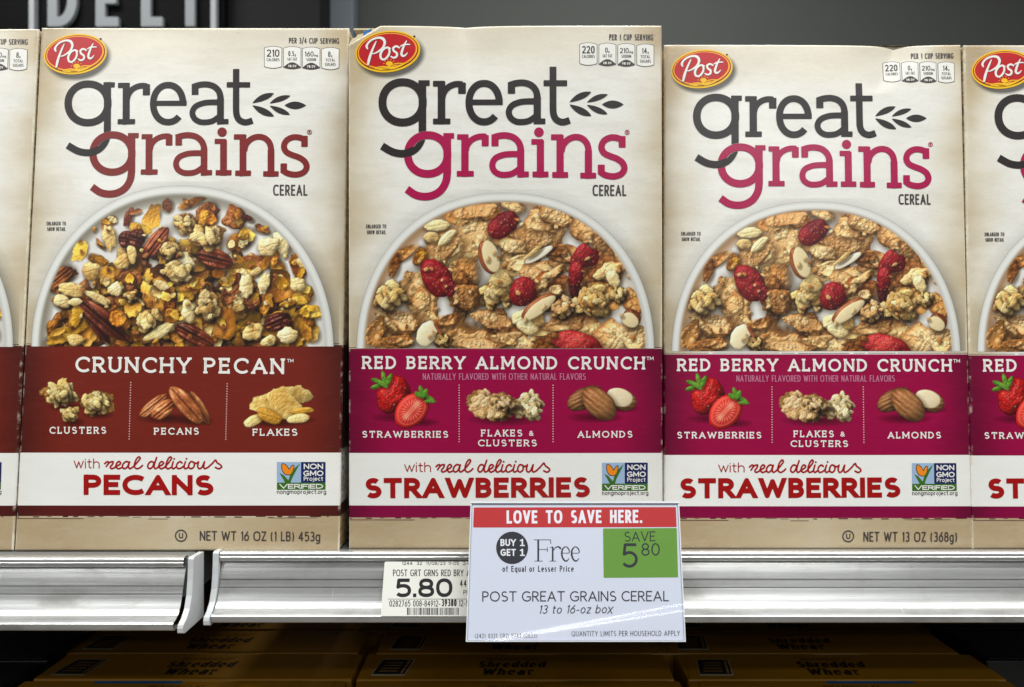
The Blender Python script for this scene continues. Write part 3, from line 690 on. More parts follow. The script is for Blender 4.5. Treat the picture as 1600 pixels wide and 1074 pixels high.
    g('t', .32, ([(.13, .92), (.13, .16)] + A(.29, .16, .16, .16, 180, 290), ''), ([(0, xh), (.32, xh)], ''))
    g('u', .48, ([(0, xh), (0, .26)] + A(.24, .26, .24, .26, 180, 360) + [(.48, xh)], ''), ([(.48, 0), (.48, .3)], ''))
    g('v', .5, ([(0, xh), (.25, 0), (.5, xh)], ''))
    g('w', .78, ([(0, xh), (.2, 0), (.39, xh), (.58, 0), (.78, xh)], ''))
    g('x', .48, ([(0, xh), (.48, 0)], ''), ([(0, 0), (.48, xh)], ''))
    g('y', .5, ([(0, xh), (.26, 0)], ''), ([(.5, xh), (.18, -.28)], ''))
    g('z', .44, ([(0, xh), (.44, xh), (0, 0), (.44, 0)], ''))
    g('.', .0, ([(0, 0), (0, .01)], '')); g(',', .06, ([(.06, .02), (0, -.16)], ''))
    g('-', .26, ([(0, .36), (.26, .36)], '')); g('/', .38, ([(0, -.05), (.38, 1.05)], ''))
    g('(', .18, (arc(.3, .45, .3, .68, 128, 232), '')); g(')', .18, (arc(-.12, .45, .3, .68, 52, -52), ''))
    g('[', .15, ([(.15, 1.08), (0, 1.08), (0, -.14), (.15, -.14)], '')); g(']', .15, ([(0, 1.08), (.15, 1.08), (.15, -.14), (0, -.14)], ''))
    g('%', .8, (arc(.18, .76, .18, .24, 0, 360), ''), (arc(.62, .24, .18, .24, 0, 360), ''), ([(.1, 0), (.7, 1)], ''))
    return G

class Ink:
    """shapes collected in face millimetres, later filled by distance and contoured into one flat sheet"""
    def __init__(s, conv, mm): s.conv, s.mm, s.add, s.sub = conv, mm, [], []
    def seg(s, a, b, ra, rb=None, ca=0, cb=0, sub=False, region=None, local=False, clip=None):
        if not local: a, b, ra, rb = s.conv(*a), s.conv(*b), ra * s.mm, (None if rb is None else rb * s.mm)
        if math.hypot(b[0] - a[0], b[1] - a[1]) < 1e-5: return
        (s.sub if sub else s.add).append(('seg', a, b, ra, ra if rb is None else rb, ca, cb, clip, region))
    def path(s, pts, r, flat=True, **k):
        """flat: square-cut ends; r a number or one radius per point"""
        rs = list(r) if hasattr(r, '__len__') else [r] * len(pts)
        for i in range(len(pts) - 1):
            cl = (s.ends(pts, i, rs[0], False) + s.ends(pts, i, rs[-1], True)) if flat and len(pts) > 2 else None
            s.seg(pts[i], pts[i + 1], rs[i], rs[i + 1], 1 if flat and i == 0 else 0, 1 if flat and i == len(pts) - 2 else 0, clip=cl, **k)
    def ends(s, pts, i, r, last):
        """keeps the round joints near a square-cut end from bulging past it"""
        e, o = (pts[-1], pts[-2]) if last else (pts[0], pts[1])
        if math.hypot(pts[0][0] - pts[-1][0], pts[0][1] - pts[-1][1]) < 1e-6: return []
        if min(math.hypot(e[0] - q[0], e[1] - q[1]) for q in (pts[i], pts[i + 1])) > 2.2 * r: return []
        a, b = s.conv(*e), s.conv(*o); n = np.array([a[0] - b[0], a[1] - b[1]]); n /= np.linalg.norm(n) or 1
        return [(a, n)]
    def poly(s, pts, sub=False, region=None, local=False):
        if not local: pts = [s.conv(*p) for p in pts]
        (s.sub if sub else s.add).append(('poly', np.array(pts), region))
    def rect(s, x0, y0, x1, y1, **k): s.poly([(x0, y0), (x1, y0), (x1, y1), (x0, y1)], **k)
    def ellipse(s, cx, cy, rx, ry, rot=0, **k):
        c, q = math.cos(math.radians(rot)), math.sin(math.radians(rot))
        s.poly([(cx + c * rx * math.cos(t) - q * ry * math.sin(t), cy + q * rx * math.cos(t) + c * ry * math.sin(t)) for t in np.linspace(0, 2 * math.pi, 49)[:-1]], **k)
    def text(s, txt, x0, y0, x1, y1, cap, wt=.13, track=.16, slab=0, rnd=False, shear=0.0, n=2.0, fit=True, inline=0, serifw=None, sp=.26):
        """baseline from (x0, y0) to (x1, y1); cap height and every size in photograph pixels; widths fitted to the line"""
        G = glyphs(n)
        hw = wt * cap / 2
        L = math.hypot(x1 - x0, y1 - y0); ex = ((x1 - x0) / L, (y1 - y0) / L); ey = (ex[1], -ex[0])
        nat = sum(G[c][0] for c in txt if c != ' ') * cap
        fix = sum((2 * hw) if c != ' ' else sp * cap for c in txt) + track * cap * (len(txt) - 1)
        if slab: fix += 0
        xs = max(.05, (L - fix) / max(nat, 1e-6)) if fit else 1.0
        pen = 0.0
        H = cap - 2 * hw
        T = lambda p: (x0 + ex[0] * p[0] + ey[0] * p[1], y0 + ex[1] * p[0] + ey[1] * p[1])
        o_, a_, h_ = s.conv(*T((0, 0))), s.conv(*T((L, 0))), s.conv(*T((0, cap)))
        nv = np.array([-(a_[1] - o_[1]), a_[0] - o_[0]]); nv /= np.linalg.norm(nv)
        if nv @ (np.array(h_) - o_) < 0: nv = -nv
        CL = [(o_, -nv), (h_, nv)]
        for c in txt:
            if c == ' ':
                pen += sp * cap + track * cap; continue
            w, st = G[c]
            P = lambda p: (lambda X, Y: (X + shear * Y, Y))(pen + hw + p[0] * cap * xs, hw + p[1] * H)
            for pts, fl in st:
                q = [P(p) for p in pts]
                closed = math.hypot(q[0][0] - q[-1][0], q[0][1] - q[-1][1]) < 1e-6
                for i in range(len(q) - 1):
                    a, b = q[i], q[i + 1]
                    def cap_of(e, o, f):
                        if rnd or closed: return 0
                        if f in fl or (len(q) > 4 and math.hypot(e[0] - o[0], e[1] - o[1]) < .2 * cap): return 1
                        return 3 if c in 'AKMNRVWXYZ47/vwxyk' and abs(e[0] - o[0]) > .06 * cap and abs(e[1] - o[1]) > .06 * cap else 2
                    k0 = cap_of(a, b, 'b') if i == 0 else 0; k1 = cap_of(b, a, 'B') if i == len(q) - 2 else 0
                    if c in 'AMN': k0, k1 = [0 if k == 3 and sum(math.hypot(e[0] - P(r)[0], e[1] - P(r)[1]) < 1e-6 for st_ in st for r in (st_[0][0], st_[0][-1])) > 1 else k for k, e in ((k0, a), (k1, b))]
                    cl = list(CL) if c in 'AKMNRVWXYZ47' and not rnd else []
                    if not rnd and not closed and len(q) > 4:
                        w_ = [T(p) for p in q]
                        if cap_of(q[0], q[1], 'b') == 1: cl += s.ends(w_, i, hw, False)
                        if cap_of(q[-1], q[-2], 'B') == 1: cl += s.ends(w_, i, hw, True)
                    s.seg(T(a), T(b), hw, None, k0, k1, clip=cl or None)
                if slab:
                    sh = (serifw or .8) * hw; sl = slab * cap
                    for f, e in (('s', q[0]), ('e', q[-1])):
                        if f in fl:
                            y = e[1] + (hw - sh if e[1] > cap / 2 else sh - hw)
                            s.seg(T((e[0] - sl, y)), T((e[0] + sl, y)), sh, None, 1, 1)
                    for f, e, d in (('t', q[-1], -1), ('T', q[-1], 1), ('H', q[0], -1), ('h', q[0], 0)):
                        if f in fl:
                            if f == 'T' and e[1] > cap / 2: d = -1
                            if d: s.seg(T((e[0], e[1] - d * hw)), T((e[0], e[1] + d * sl * 1.5)), sh, None, 1, 1)
                            else: s.seg(T((e[0], e[1] + .04 * cap)), T((e[0] + .0 * cap, e[1] - sl * .9)), sh, None, 1, 1)
                    if inline and len(q) == 2 and abs(q[0][0] - q[1][0]) < .3 * cap:
                        d = hw * .25
                        m = lambda t: (q[0][0] + (q[1][0] - q[0][0]) * t + d, q[0][1] + (q[1][1] - q[0][1]) * t)
                        s.seg(T(m(.1)), T(m(.9)), hw * inline, sub=True)
            pen += 2 * hw + w * cap * xs + track * cap
        return s
    def sheet(s, cell):
        pts = []
        for pr in s.add:
            if pr[0] == 'seg': r = max(pr[3], pr[4]) * 1.5; pts += [(pr[1][0] - r, pr[1][1] - r), (pr[1][0] + r, pr[1][1] + r), (pr[2][0] - r, pr[2][1] - r), (pr[2][0] + r, pr[2][1] + r)]
            else: pts += [tuple(p) for p in pr[1]]
        pts = np.array(pts); lo = pts.min(0) - 2 * cell; hi = pts.max(0) + 2 * cell
        nx, ny = int((hi[0] - lo[0]) / cell) + 2, int((hi[1] - lo[1]) / cell) + 2
        xs = lo[0] + np.arange(nx) * cell; ys = lo[1] + np.arange(ny) * cell
        def dist(pr, X, Y):
            if pr[0] == 'seg':
                _, a, b, ra, rb, ca, cb, cl, _r = pr
                dx, dy = b[0] - a[0], b[1] - a[1]; L = math.hypot(dx, dy) or 1e-9
                dx /= L; dy /= L
                t = (X - a[0]) * dx + (Y - a[1]) * dy; p = np.abs((X - a[0]) * dy - (Y - a[1]) * dx)
                tc = np.clip(t, 0, L); r = ra + (rb - ra) * tc / L
                ea = (0, 0, ra, 2.6 * ra)[ca]; eb = (0, 0, rb, 2.6 * rb)[cb]          # 2: square cap reaching past the end
                d = np.hypot(p, t - tc) - r
                if ca:
                    d = np.where(t < 0, np.maximum(p - r, -t - ea), d)
                if cb:
                    d = np.where(t > L, np.maximum(p - r, t - L - eb), d)
                for (q, nn) in cl or ():
                    d = np.maximum(d, (X - q[0]) * nn[0] + (Y - q[1]) * nn[1])
                return d
            P = pr[1]; d = np.full(X.shape, 1e9); ins = np.zeros(X.shape, bool)
            for i in range(len(P)):
                a, b = P[i - 1], P[i]
                ex, ey = b - a; l2 = ex * ex + ey * ey or 1e-12
                t = np.clip(((X - a[0]) * ex + (Y - a[1]) * ey) / l2, 0, 1)
                d = np.minimum(d, np.hypot(X - a[0] - t * ex, Y - a[1] - t * ey))
                if a[1] != b[1]:
                    ins ^= ((a[1] > Y) != (b[1] > Y)) & (X < (b[0] - a[0]) * (Y - a[1]) / (b[1] - a[1]) + a[0])
            return np.where(ins, -d, d)
        def win(pr, pad):
            if pr[0] == 'seg': q = np.array([pr[1], pr[2]]); pad = pad + max(pr[3], pr[4]) * 3
            else: q = pr[1]
            l, h = q.min(0) - pad, q.max(0) + pad
            return slice(max(0, int((l[1] - lo[1]) / cell)), max(0, int((h[1] - lo[1]) / cell) + 2)), slice(max(0, int((l[0] - lo[0]) / cell)), max(0, int((h[0] - lo[0]) / cell) + 2))
        D = np.full((ny, nx), cell * 2.)
        for k, prims in ((1, s.add), (-1, s.sub)):
            for pr in prims:
                sl = win(pr, 2 * cell)
                X, Y = np.meshgrid(xs[sl[1]], ys[sl[0]])
                if X.size == 0: continue
                d = dist(pr, X, Y)
                if pr[-1] is not None: d = np.where(pr[-1](X, Y), d, 1e3)
                D[sl] = np.minimum(D[sl], d) if k == 1 else np.maximum(D[sl], -d)
        return contour(D, xs, ys)

def contour(D, xs, ys):
    """marching squares: the area D < 0 as a sheet; returns 2-D points and faces by corner count"""
    D = np.where(np.abs(D) < 1e-7, 1e-7, D)
    ny, nx = D.shape; ins = D < 0
    idx = np.full(D.shape, -1); V = []
    k = np.argwhere(ins); idx[ins] = np.arange(len(k)); V.append(np.stack([xs[k[:, 1]], ys[k[:, 0]]], 1)); n = len(k)
    hc = ins[:, :-1] != ins[:, 1:]; hx = np.full(hc.shape, -1); k = np.argwhere(hc); hx[hc] = n + np.arange(len(k)); n += len(k)
    a, b = D[:, :-1][hc], D[:, 1:][hc]; t = np.clip(a / (a - b), .02, .98); V.append(np.stack([xs[k[:, 1]] + t * (xs[1] - xs[0]), ys[k[:, 0]]], 1))
    vc = ins[:-1] != ins[1:]; vx = np.full(vc.shape, -1); k = np.argwhere(vc); vx[vc] = n + np.arange(len(k)); n += len(k)
    a, b = D[:-1][vc], D[1:][vc]; t = np.clip(a / (a - b), .02, .98); V.append(np.stack([xs[k[:, 1]], ys[k[:, 0]] + t * (ys[1] - ys[0])], 1))
    c = [idx[:-1, :-1], idx[:-1, 1:], idx[1:, 1:], idx[1:, :-1]]
    e = [hx[:-1], vx[:, 1:], hx[1:], vx[:, :-1]]
    code = sum((c[i] >= 0).astype(int) << i for i in range(4))
    faces = {}
    for m in range(1, 16):
        w = code == m
        if not w.any(): continue
        cols = []
        for q in range(4):
            on = m >> q & 1
            if on: cols.append(c[q][w])
            if on != (m >> ((q + 1) % 4) & 1): cols.append(e[q][w])
        faces.setdefault(len(cols), []).append(np.stack(cols, 1))
    return np.concatenate(V), {k: np.concatenate(v) for k, v in faces.items()}

def smooth(pts, k=6):
    P = [np.array(p, float) for p in pts]; P = [2 * P[0] - P[1]] + P + [2 * P[-1] - P[-2]]
    out = []
    for i in range(1, len(P) - 2):
        for j in range(k):
            t = j / k
            out.append(tuple(.5 * (2 * P[i] + (P[i + 1] - P[i - 1]) * t + (2 * P[i - 1] - 5 * P[i] + 4 * P[i + 1] - P[i + 2]) * t * t + (3 * P[i] - P[i - 1] - 3 * P[i + 1] + P[i + 2]) * t ** 3)))
    return out + [tuple(P[-2])]
# ------------------------------------------------------------------ inks and boards
BLACK, WHITE = rgb(40, 33, 34), rgb(240, 238, 232)
MAG, MAGD = rgb(152, 0, 64), rgb(90, 0, 40)
PEC_, PECD_ = rgb(116, 34, 22), rgb(66, 20, 15)
PAPER, PICT = paper_mat(), picture_mat()
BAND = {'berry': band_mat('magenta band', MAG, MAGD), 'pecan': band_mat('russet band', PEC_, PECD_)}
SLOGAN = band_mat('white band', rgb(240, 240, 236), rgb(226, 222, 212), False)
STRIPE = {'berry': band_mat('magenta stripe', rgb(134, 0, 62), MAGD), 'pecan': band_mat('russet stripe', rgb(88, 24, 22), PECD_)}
SHELL = {'berry': shell_mat('carton side print', MAGD, rgb(110, 0, 50)), 'pecan': shell_mat('carton side print', PECD_, PECD_)}
iBLACK = ink('black ink', BLACK); iGREY = ink('grey ink', rgb(70, 62, 60)); iWHITE = ink('white ink', WHITE, grain=.02)
iLOGO = {'berry': ink('magenta ink', rgb(170, 0, 74)), 'pecan': ink('russet ink', rgb(126, 30, 28))}
iRED = ink('red ink', rgb(162, 4, 6)); iYEL = ink('yellow ink', rgb(250, 196, 18)); iORA = ink('orange ink', rgb(255, 168, 36)); iDRED = ink('dark red ink', rgb(130, 18, 10))
iERED = ink('emblem red ink', rgb(190, 8, 22)); iPINK = ink('pale pink ink', rgb(196, 118, 152)); iSHW = ink('wine shadow ink', rgb(120, 20, 50))
iSKY = ink('pale blue ink', rgb(158, 184, 214)); iNAVY = ink('navy ink', rgb(24, 34, 88)); iGRN = ink('green ink', rgb(58, 108, 30)); iBUT = ink('butterfly orange ink', rgb(240, 140, 30))
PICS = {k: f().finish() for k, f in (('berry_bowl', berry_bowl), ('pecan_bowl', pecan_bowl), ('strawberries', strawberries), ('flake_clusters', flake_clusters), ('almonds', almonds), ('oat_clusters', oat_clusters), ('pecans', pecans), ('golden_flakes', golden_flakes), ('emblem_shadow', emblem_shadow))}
RECT = {'emblem_shadow': (540, 36, 680, 132), 'berry_bowl': (549, 296, 1031, 545), 'pecan_bowl': (44, 284, 530, 542), 'strawberries': (570, 578, 690, 672), 'flake_clusters': (722, 596, 856, 672), 'almonds': (876, 596, 1004, 668),
        'oat_clusters': (56, 588, 186, 668), 'pecans': (206, 594, 338, 668), 'golden_flakes': (374, 592, 502, 674)}

# ------------------------------------------------------------------ lettering shared by both flavours, drawn in the pixels of the red berry box
def logo_great(I, T, ring_cut=True):
    p = lambda pts, r, **k: I.path([T(*q) for q in pts], r * T.k, **k)
    E = lambda cx, cy, rx, ry, a0, a1, n=2.1: [(x, y) for x, y in arc(cx, cy, rx, ry, a0, a1, n)]
    p(E(629.3, 160.4, 31.6, 31.5, 0, 360), 6.2)
    p([(660.2, 126), (660.2, 205)] + smooth([(660.2, 206), (658.6, 219), (651.5, 231), (641, 238.3), (628, 240.6), (613, 237.6), (597, 228.5)]), 5.9)
    p([(654, 130.4), (671.5, 130.4)], 4.4)
    p([(690, 127.5), (690, 194.8)], 5.9); p([(676.9, 131.4), (694, 131.4)], 4.4); p([(676.9, 190.4), (703.8, 190.4)], 4.4)
    p(smooth([(691, 155), (693.5, 146), (699.5, 138), (708, 133.3), (716, 132), (723, 132.8)]), 4.9); p([(722, 130), (722, 147.3)], 6)
    p(E(756.5, 161.2, 23.6, 30.2, 0, -317), 5.5); p([(735, 160.7), (785.6, 160.7)], 4.3)
    p([(799.2, 129.5), (799.2, 146.9)], 5.7); p(smooth([(795, 134.5), (806, 131), (818, 130.2), (829, 133.5), (836.5, 141), (839.4, 151), (839.4, 160)]), 5.2); p([(839.4, 152), (839.4, 194.8)], 5.7)
    p([(836, 190.4), (851.8, 190.4)], 4.4)
    p(smooth([(839, 159.4), (825, 159.2), (812, 160.6), (800, 166), (795, 175.5), (798, 185), (806, 190.6), (816, 191.6), (827, 189.4), (838, 182)]), 4.8)
    p([(864, 105), (864, 166)] + smooth([(864, 167), (864.6, 178), (868, 186.5), (875, 191), (882, 191.3), (890, 188.6)]), 5.3); p([(849.6, 130.7), (886, 130.7)], 4.6)
    def leaf(a, b, up, dn):
        q = lambda c: [((1 - t) ** 2 * a[0] + 2 * t * (1 - t) * c[0] + t * t * b[0], (1 - t) ** 2 * a[1] + 2 * t * (1 - t) * c[1] + t * t * b[1]) for t in np.linspace(0, 1, 13)]
        I.poly([T(*x) for x in q(up) + q(dn)[::-1][1:-1]])
    leaf((889.6, 160.4), (923.7, 144.2), (903, 141), (916, 157)); leaf((916.8, 160.8), (949.7, 147.9), (930, 144.5), (941, 158.5))
    leaf((940.4, 163.7), (974.5, 163.7), (957, 151.5), (957, 176)); leaf((889.6, 163.9), (924, 181.8), (903, 184.5), (916, 167)); leaf((916.8, 164.3), (949.3, 179), (930, 181.5), (941, 166.5))
    lim = I.conv(*T(650, 230.5))[1]
    I.path([T(*q) for q in E(668.4, 242, 31, 30.3, 0, 360)], 6.9 * T.k, sub=True, region=lambda X, Y: Y > lim)
def logo_grains(I, T):
    p = lambda pts, r, **k: I.path([T(*q) for q in pts], r * T.k, **k)
    E = lambda cx, cy, rx, ry, a0, a1, n=2.1: [(x, y) for x, y in arc(cx, cy, rx, ry, a0, a1, n)]
    p(E(668.4, 242, 31, 30.3, 0, 360), 6.1)
    p([(699, 209), (699, 270)] + smooth([(699, 271), (696.8, 285), (689, 298), (677, 305.6), (663, 307.8), (649, 304.8), (636, 296)]), 6)
    p([(693, 213), (709.7, 213)], 4.3)
    p([(726.6, 211), (726.6, 276.6)], 5.7); p([(714.9, 214.8), (731, 214.8)], 4.2); p([(714, 272.2), (740, 272.2)], 4.4)
    p(smooth([(728, 236), (730.5, 227), (737, 219.5), (745, 215.4), (753, 214), (760, 214.4)]), 4.7); p([(758.3, 212), (758.3, 229)], 5.5)
    p([(773.5, 211.5), (773.5, 229)], 5.5); p(smooth([(769, 216.4), (780, 213.2), (791, 212.6), (802, 215.6), (810, 223), (813.6, 233), (813.6, 243)]), 5.1); p([(813.6, 234), (813.6, 277.7)], 5.5)
    p([(810, 273.2), (826.2, 273.2)], 4.4)
    p(smooth([(813, 241.8), (799, 241.6), (786, 243), (774, 248.4), (769.4, 258), (772, 267.5), (780, 273), (790, 274), (801, 271.8), (812, 264.5)]), 4.8)
    p([(844.3, 220), (844.3, 277.7)], 5.6); p([(830.5, 222.5), (848, 222.5)], 4.3); p([(832, 273.3), (856.8, 273.3)], 4.4); I.ellipse(*T(842, 207.5), 7.5 * T.k, 7.5 * T.k)
    p([(875, 212), (875, 278.6)], 5.6); p([(861, 215.2), (879, 215.2)], 4.5); p([(863, 274), (887.4, 274)], 4.5)
    p(smooth([(877, 238), (879.5, 228), (886, 220), (894, 215.8), (902, 215), (910, 217.6), (916.5, 224.5), (919.2, 234), (919.2, 243)]), 5.0); p([(919.2, 236), (919.2, 279.6)], 5.6); p([(906.9, 275), (930.9, 275)], 4.5)
    p([(972, 213.5), (972, 230.7)], 5.4)
    p(smooth([(973, 219), (962, 215.6), (952, 216), (943, 221.5), (939.6, 231), (943.5, 239.5), (953, 244.4), (964, 248.6), (972.5, 255), (975.4, 264), (970.5, 272.3), (959, 276.1), (946, 274.2), (938, 269.5)]), 5.0)
    p([(939.3, 258.3), (939.3, 273)], 5.4)
    I.path([T(*q) for q in E(979.8, 207.2, 3.3, 3.3, 0, 360)], .5 * T.k); I.text('R', *T(978.4, 209.2), *T(981.4, 209.2), 4 * T.k, .2)
    lim = I.conv(*T(650, 230.5))[1]
    I.path([T(*q) for q in [(660.2, 206)] + smooth([(658.6, 219), (651.5, 231), (641, 238.3), (628, 240.6), (613, 237.6), (597, 228.5)])], 6.3 * T.k, sub=True, region=lambda X, Y: Y < lim)

def script_words(I, T):
    r = 1.28 * T.k
    for pts in ([(681.5, 729), (685.2, 726), (687.8, 727.4), (684, 733.8)], [(686.6, 729.6), (690, 726.6), (694.4, 726), (693.2, 730.3), (690, 734.6), (692, 737.4), (698, 735)],
            [(698, 733.2), (703, 731.5), (705.8, 728), (703, 725.6), (699.6, 729), (699.2, 734), (702, 737.5), (708, 735.5)], [(719, 727.5), (714.5, 725.6), (710, 729), (708.5, 734), (711, 737.3), (715.5, 735), (719, 727)], [(719.4, 726.2), (717.6, 733.5), (719.6, 737.3), (724, 735)],
            [(724, 735), (731, 727), (735.4, 720.4), (733.3, 718), (729.6, 722), (726.8, 730), (727.6, 735.6), (731.5, 737.4), (736, 735), (739, 732)],
            [(756.5, 727.5), (752, 725.6), (748, 729.5), (747, 734.5), (750, 737.3), (754, 734.5), (757, 727)], [(760.5, 719), (757.6, 728), (756.6, 734), (758.6, 737.3), (763, 735)],
            [(763, 733.5), (768, 731.5), (771, 728), (768, 725.6), (764.6, 729), (764.2, 734), (767, 737.5), (773, 735)], [(772, 735.4), (779, 727), (783, 720.4), (781, 718), (777.6, 722), (774.8, 730), (775.4, 736), (778, 737.4), (783, 735)],
            [(785.6, 726), (783.6, 734), (785.6, 737.4), (790, 734.6)], [(799, 728), (796, 725.8), (792, 728.6), (790.6, 733.5), (793, 737.3), (798, 736), (801.5, 733)], [(804, 726), (802, 734), (804, 737.4), (808.6, 735)],
            [(816.5, 726.8), (812.5, 725.8), (809.4, 730), (809.2, 735), (812.6, 737.4), (816.6, 734.6), (817.6, 729.6), (816.5, 726.8), (819.5, 728.6), (823.5, 727)], [(824, 726), (822.6, 733.5), (825, 737.3), (829, 735), (832.4, 727)], [(833, 726), (831.6, 734), (833.6, 737.3), (839, 734.6)],
            [(838, 735.4), (845, 728.5), (849.6, 723.4), (852, 727.5), (857.5, 731.6), (858.6, 735), (854.6, 737.5), (849.5, 735.4)]):
        I.path([T(*q) for q in smooth(pts, 5)], r, flat=False)
    for x, y in ((787, 721.3), (805.8, 721)): I.ellipse(*T(x, y), 1.5 * T.k, 1.5 * T.k)

class Map:
    """pixels of the red berry box to pixels of another box"""
    def __init__(s, x0, kx, X0, y0, ky, Y0): s.a = (x0, kx, X0, y0, ky, Y0); s.k = (kx + ky) / 2
    def __call__(s, x, y): x0, kx, X0, y0, ky, Y0 = s.a; return (X0 + (x - x0) * kx, Y0 + (y - y0) * ky)
ID = Map(0, 1, 0, 0, 1, 0)

def emblem(pl, root, T, mm):
    e = pl.sheet('brand_emblem', mk(pl, mm).e(lambda I: I.ellipse(*T(606, 81), 50.9 * T.k, 32.4 * T.k, -7)), iYEL, root, .16, .35)
    S = lambda name, f, m, off, c=.2: pl.sheet(name, mk(pl, mm).e(f), m, e, off, c)
    S('emblem_line', lambda I: I.ellipse(*T(605.8, 80.6), 48.4 * T.k, 29.6 * T.k, -7), iDRED, .20, .3)
    S('emblem_ring', lambda I: I.ellipse(*T(605.6, 80.2), 46.8 * T.k, 28.0 * T.k, -7), iORA, .24, .3)
    S('emblem_oval', lambda I: I.ellipse(*T(605.2, 79.6), 44.6 * T.k, 26.0 * T.k, -7), iERED, .28, .3)
    z = lambda x, y: T(550 + x * .0931, 30 + y * .0931)
    def post(I, d=(0, 0), g=0):
        q = lambda pts: [tuple(np.add(z(*p), d)) for p in smooth(pts, 5)]
        def v(pts, r):
            pts = q(pts); r = np.interp(np.linspace(0, 1, len(pts)), np.linspace(0, 1, len(r)), r) * T.k * .0931 + g
            I.path(pts, r, flat=False)
        v([(408, 380), (375, 450), (325, 570), (290, 680), (272, 765)], [8, 15, 19, 23, 17]); v([(262, 500), (248, 460), (275, 405), (340, 350), (440, 318), (520, 335), (552, 400), (520, 485), (450, 545), (385, 580), (335, 585)], [14, 20, 16, 16, 18, 24, 22, 18, 15, 11, 7])
        v([(640, 500), (590, 482), (520, 520), (480, 600), (495, 670), (550, 680), (610, 620), (632, 550), (618, 495)], [15, 16, 20, 20, 18, 16, 18, 17, 14])
        v([(795, 485), (745, 462), (695, 490), (705, 540), (755, 580), (748, 635), (700, 655), (655, 632)], [14, 17, 18, 18, 18, 18, 16, 10])
        v([(915, 372), (880, 440), (845, 530), (832, 595), (860, 625), (900, 608), (930, 572)], [9, 15, 20, 20, 18, 13, 7]); v([(815, 462), (880, 432), (972, 430)], [9, 14, 9])
    S('emblem_lettering_shadow', lambda I: post(I, (.7, .8), .35), iSHW, .30)
    S('emblem_lettering', lambda I: post(I), iWHITE, .34, .15)
    def sun(I):
        I.ellipse(*z(628, 752), 5.2 * T.k, 3.6 * T.k)
        for a in range(0, 181, 36):
            t = math.radians(a); I.seg(z(628 + 82 * math.cos(t), 752 - 62 * math.sin(t)), z(628 + 100 * math.cos(t), 752 - 78 * math.sin(t)), .45 * T.k)
        I.poly([z(*p) for p in ((370, 838), (430, 805), (520, 792), (600, 800), (680, 765), (760, 740), (860, 742), (905, 752), (820, 800), (720, 840), (600, 862), (480, 862))])
        for pts in ([(430, 828), (520, 822), (600, 838)], [(520, 842), (600, 850), (640, 842)], [(650, 800), (720, 770), (800, 760)], [(700, 808), (780, 775), (840, 762)]):
            I.path([z(*p) for p in smooth(pts, 4)], .55 * T.k, flat=False, sub=True)
    S('emblem_sunrise', sun, iYEL, .34, .15)

class mk:
    def __init__(s, pl, mm): s.I = Ink(pl.conv, mm)
    def e(s, f): f(s.I); return s.I

def facts(pl, root, pills, T, num, mm, dark):
    """the four rounded nutrition badges"""
    for k, (x0, x1, y0, y1) in enumerate(pills):
        def shape(g):
            xm = (x0 + x1) / 2
            top = [(x0 + (x1 - x0) * t - (g if t > .5 else -g) * 0, y0 + 2.6 * (2 * t - 1) ** 2) for t in np.linspace(0, 1, 11)]
            bot = [(x1 + (x0 - x1) * t, y1 - 2.8 * (2 * t - 1) ** 2) for t in np.linspace(0, 1, 11)]
            q = top + bot; c = np.mean(q, 0)
            return [(c[0] + (a - c[0]) * (1 - 2 * g / (x1 - x0)), c[1] + (b - c[1]) * (1 - 2 * g / (y1 - y0))) for a, b in q]
        b = pl.sheet('nutrition_badge', mk(pl, mm).e(lambda I: I.poly(shape(0))), dark, root, .12, .2)
        pl.sheet('badge_face', mk(pl, mm).e(lambda I: I.poly(shape(.8))), iWHITE, b, .16, .2)
        n, unit, l1, l2, dv = num[k]; xm = (x0 + x1) / 2; h = (y1 - y0) / 37
        I = Ink(pl.conv, mm)
        if k == 0:
            I.text(n, x0 + 4, y0 + 17.8 * h, x1 - 4, y0 + 17.8 * h, 12.2 * h, .17, .08, n=2.6); I.text(l1, x0 + 4, y0 + 25 * h, x1 - 4, y0 + 25 * h, 5 * h, .16, .1, n=2.6)
        else:
            w = {1: 4, 2: 8, 3: 14}[len(n.replace('.', ''))] * (1.15 if '.' in n else 1); off = -1.5 if unit == 'g' else -3.2
            a = 9.2 if l2 else 8.4
            I.text(n, xm - w / 2 + off, y0 + 16 * h, xm + w / 2 + off, y0 + 16 * h, a * h, .16, .09, n=2.6); I.text(unit, xm + w / 2 + off + .9, y0 + 16 * h, xm + w / 2 + off + (2.6 if unit == 'g' else 6.8), y0 + 16 * h, 4 * h, .2, .1)
            I.text(l1, xm - 7.5, y0 + 23.4 * h, xm + 7.5, y0 + 23.4 * h, 5 * h, .16, .1, n=2.6)
            if l2: I.text(l2, xm - 8.5, y0 + 30.6 * h, xm + 8.5, y0 + 30.6 * h, 5 * h, .16, .1, n=2.6)
        pl.sheet('badge_lettering', I, dark, b, .20, .1)
        if dv:
            L = [(x0 + (x1 - x0) * t, y1 - 2.5 - 8.0 * math.sin(math.pi * t)) for t in np.linspace(0, 1, 13)] + [(x1 + (x0 - x1) * t, y1 - 2.8 * (2 * t - 1) ** 2) for t in np.linspace(0, 1, 11)][1:-1]
            d = pl.sheet('daily_value_arch', mk(pl, mm).e(lambda I: I.poly(L)), dark, b, .20, .2)
            pl.sheet('badge_percent', mk(pl, mm).e(lambda I: I.text(dv, xm - 6.5, y1 - 2.6, xm + 6.5, y1 - 2.6, 3.8, .2, .14)), iWHITE, b, .24, .1)

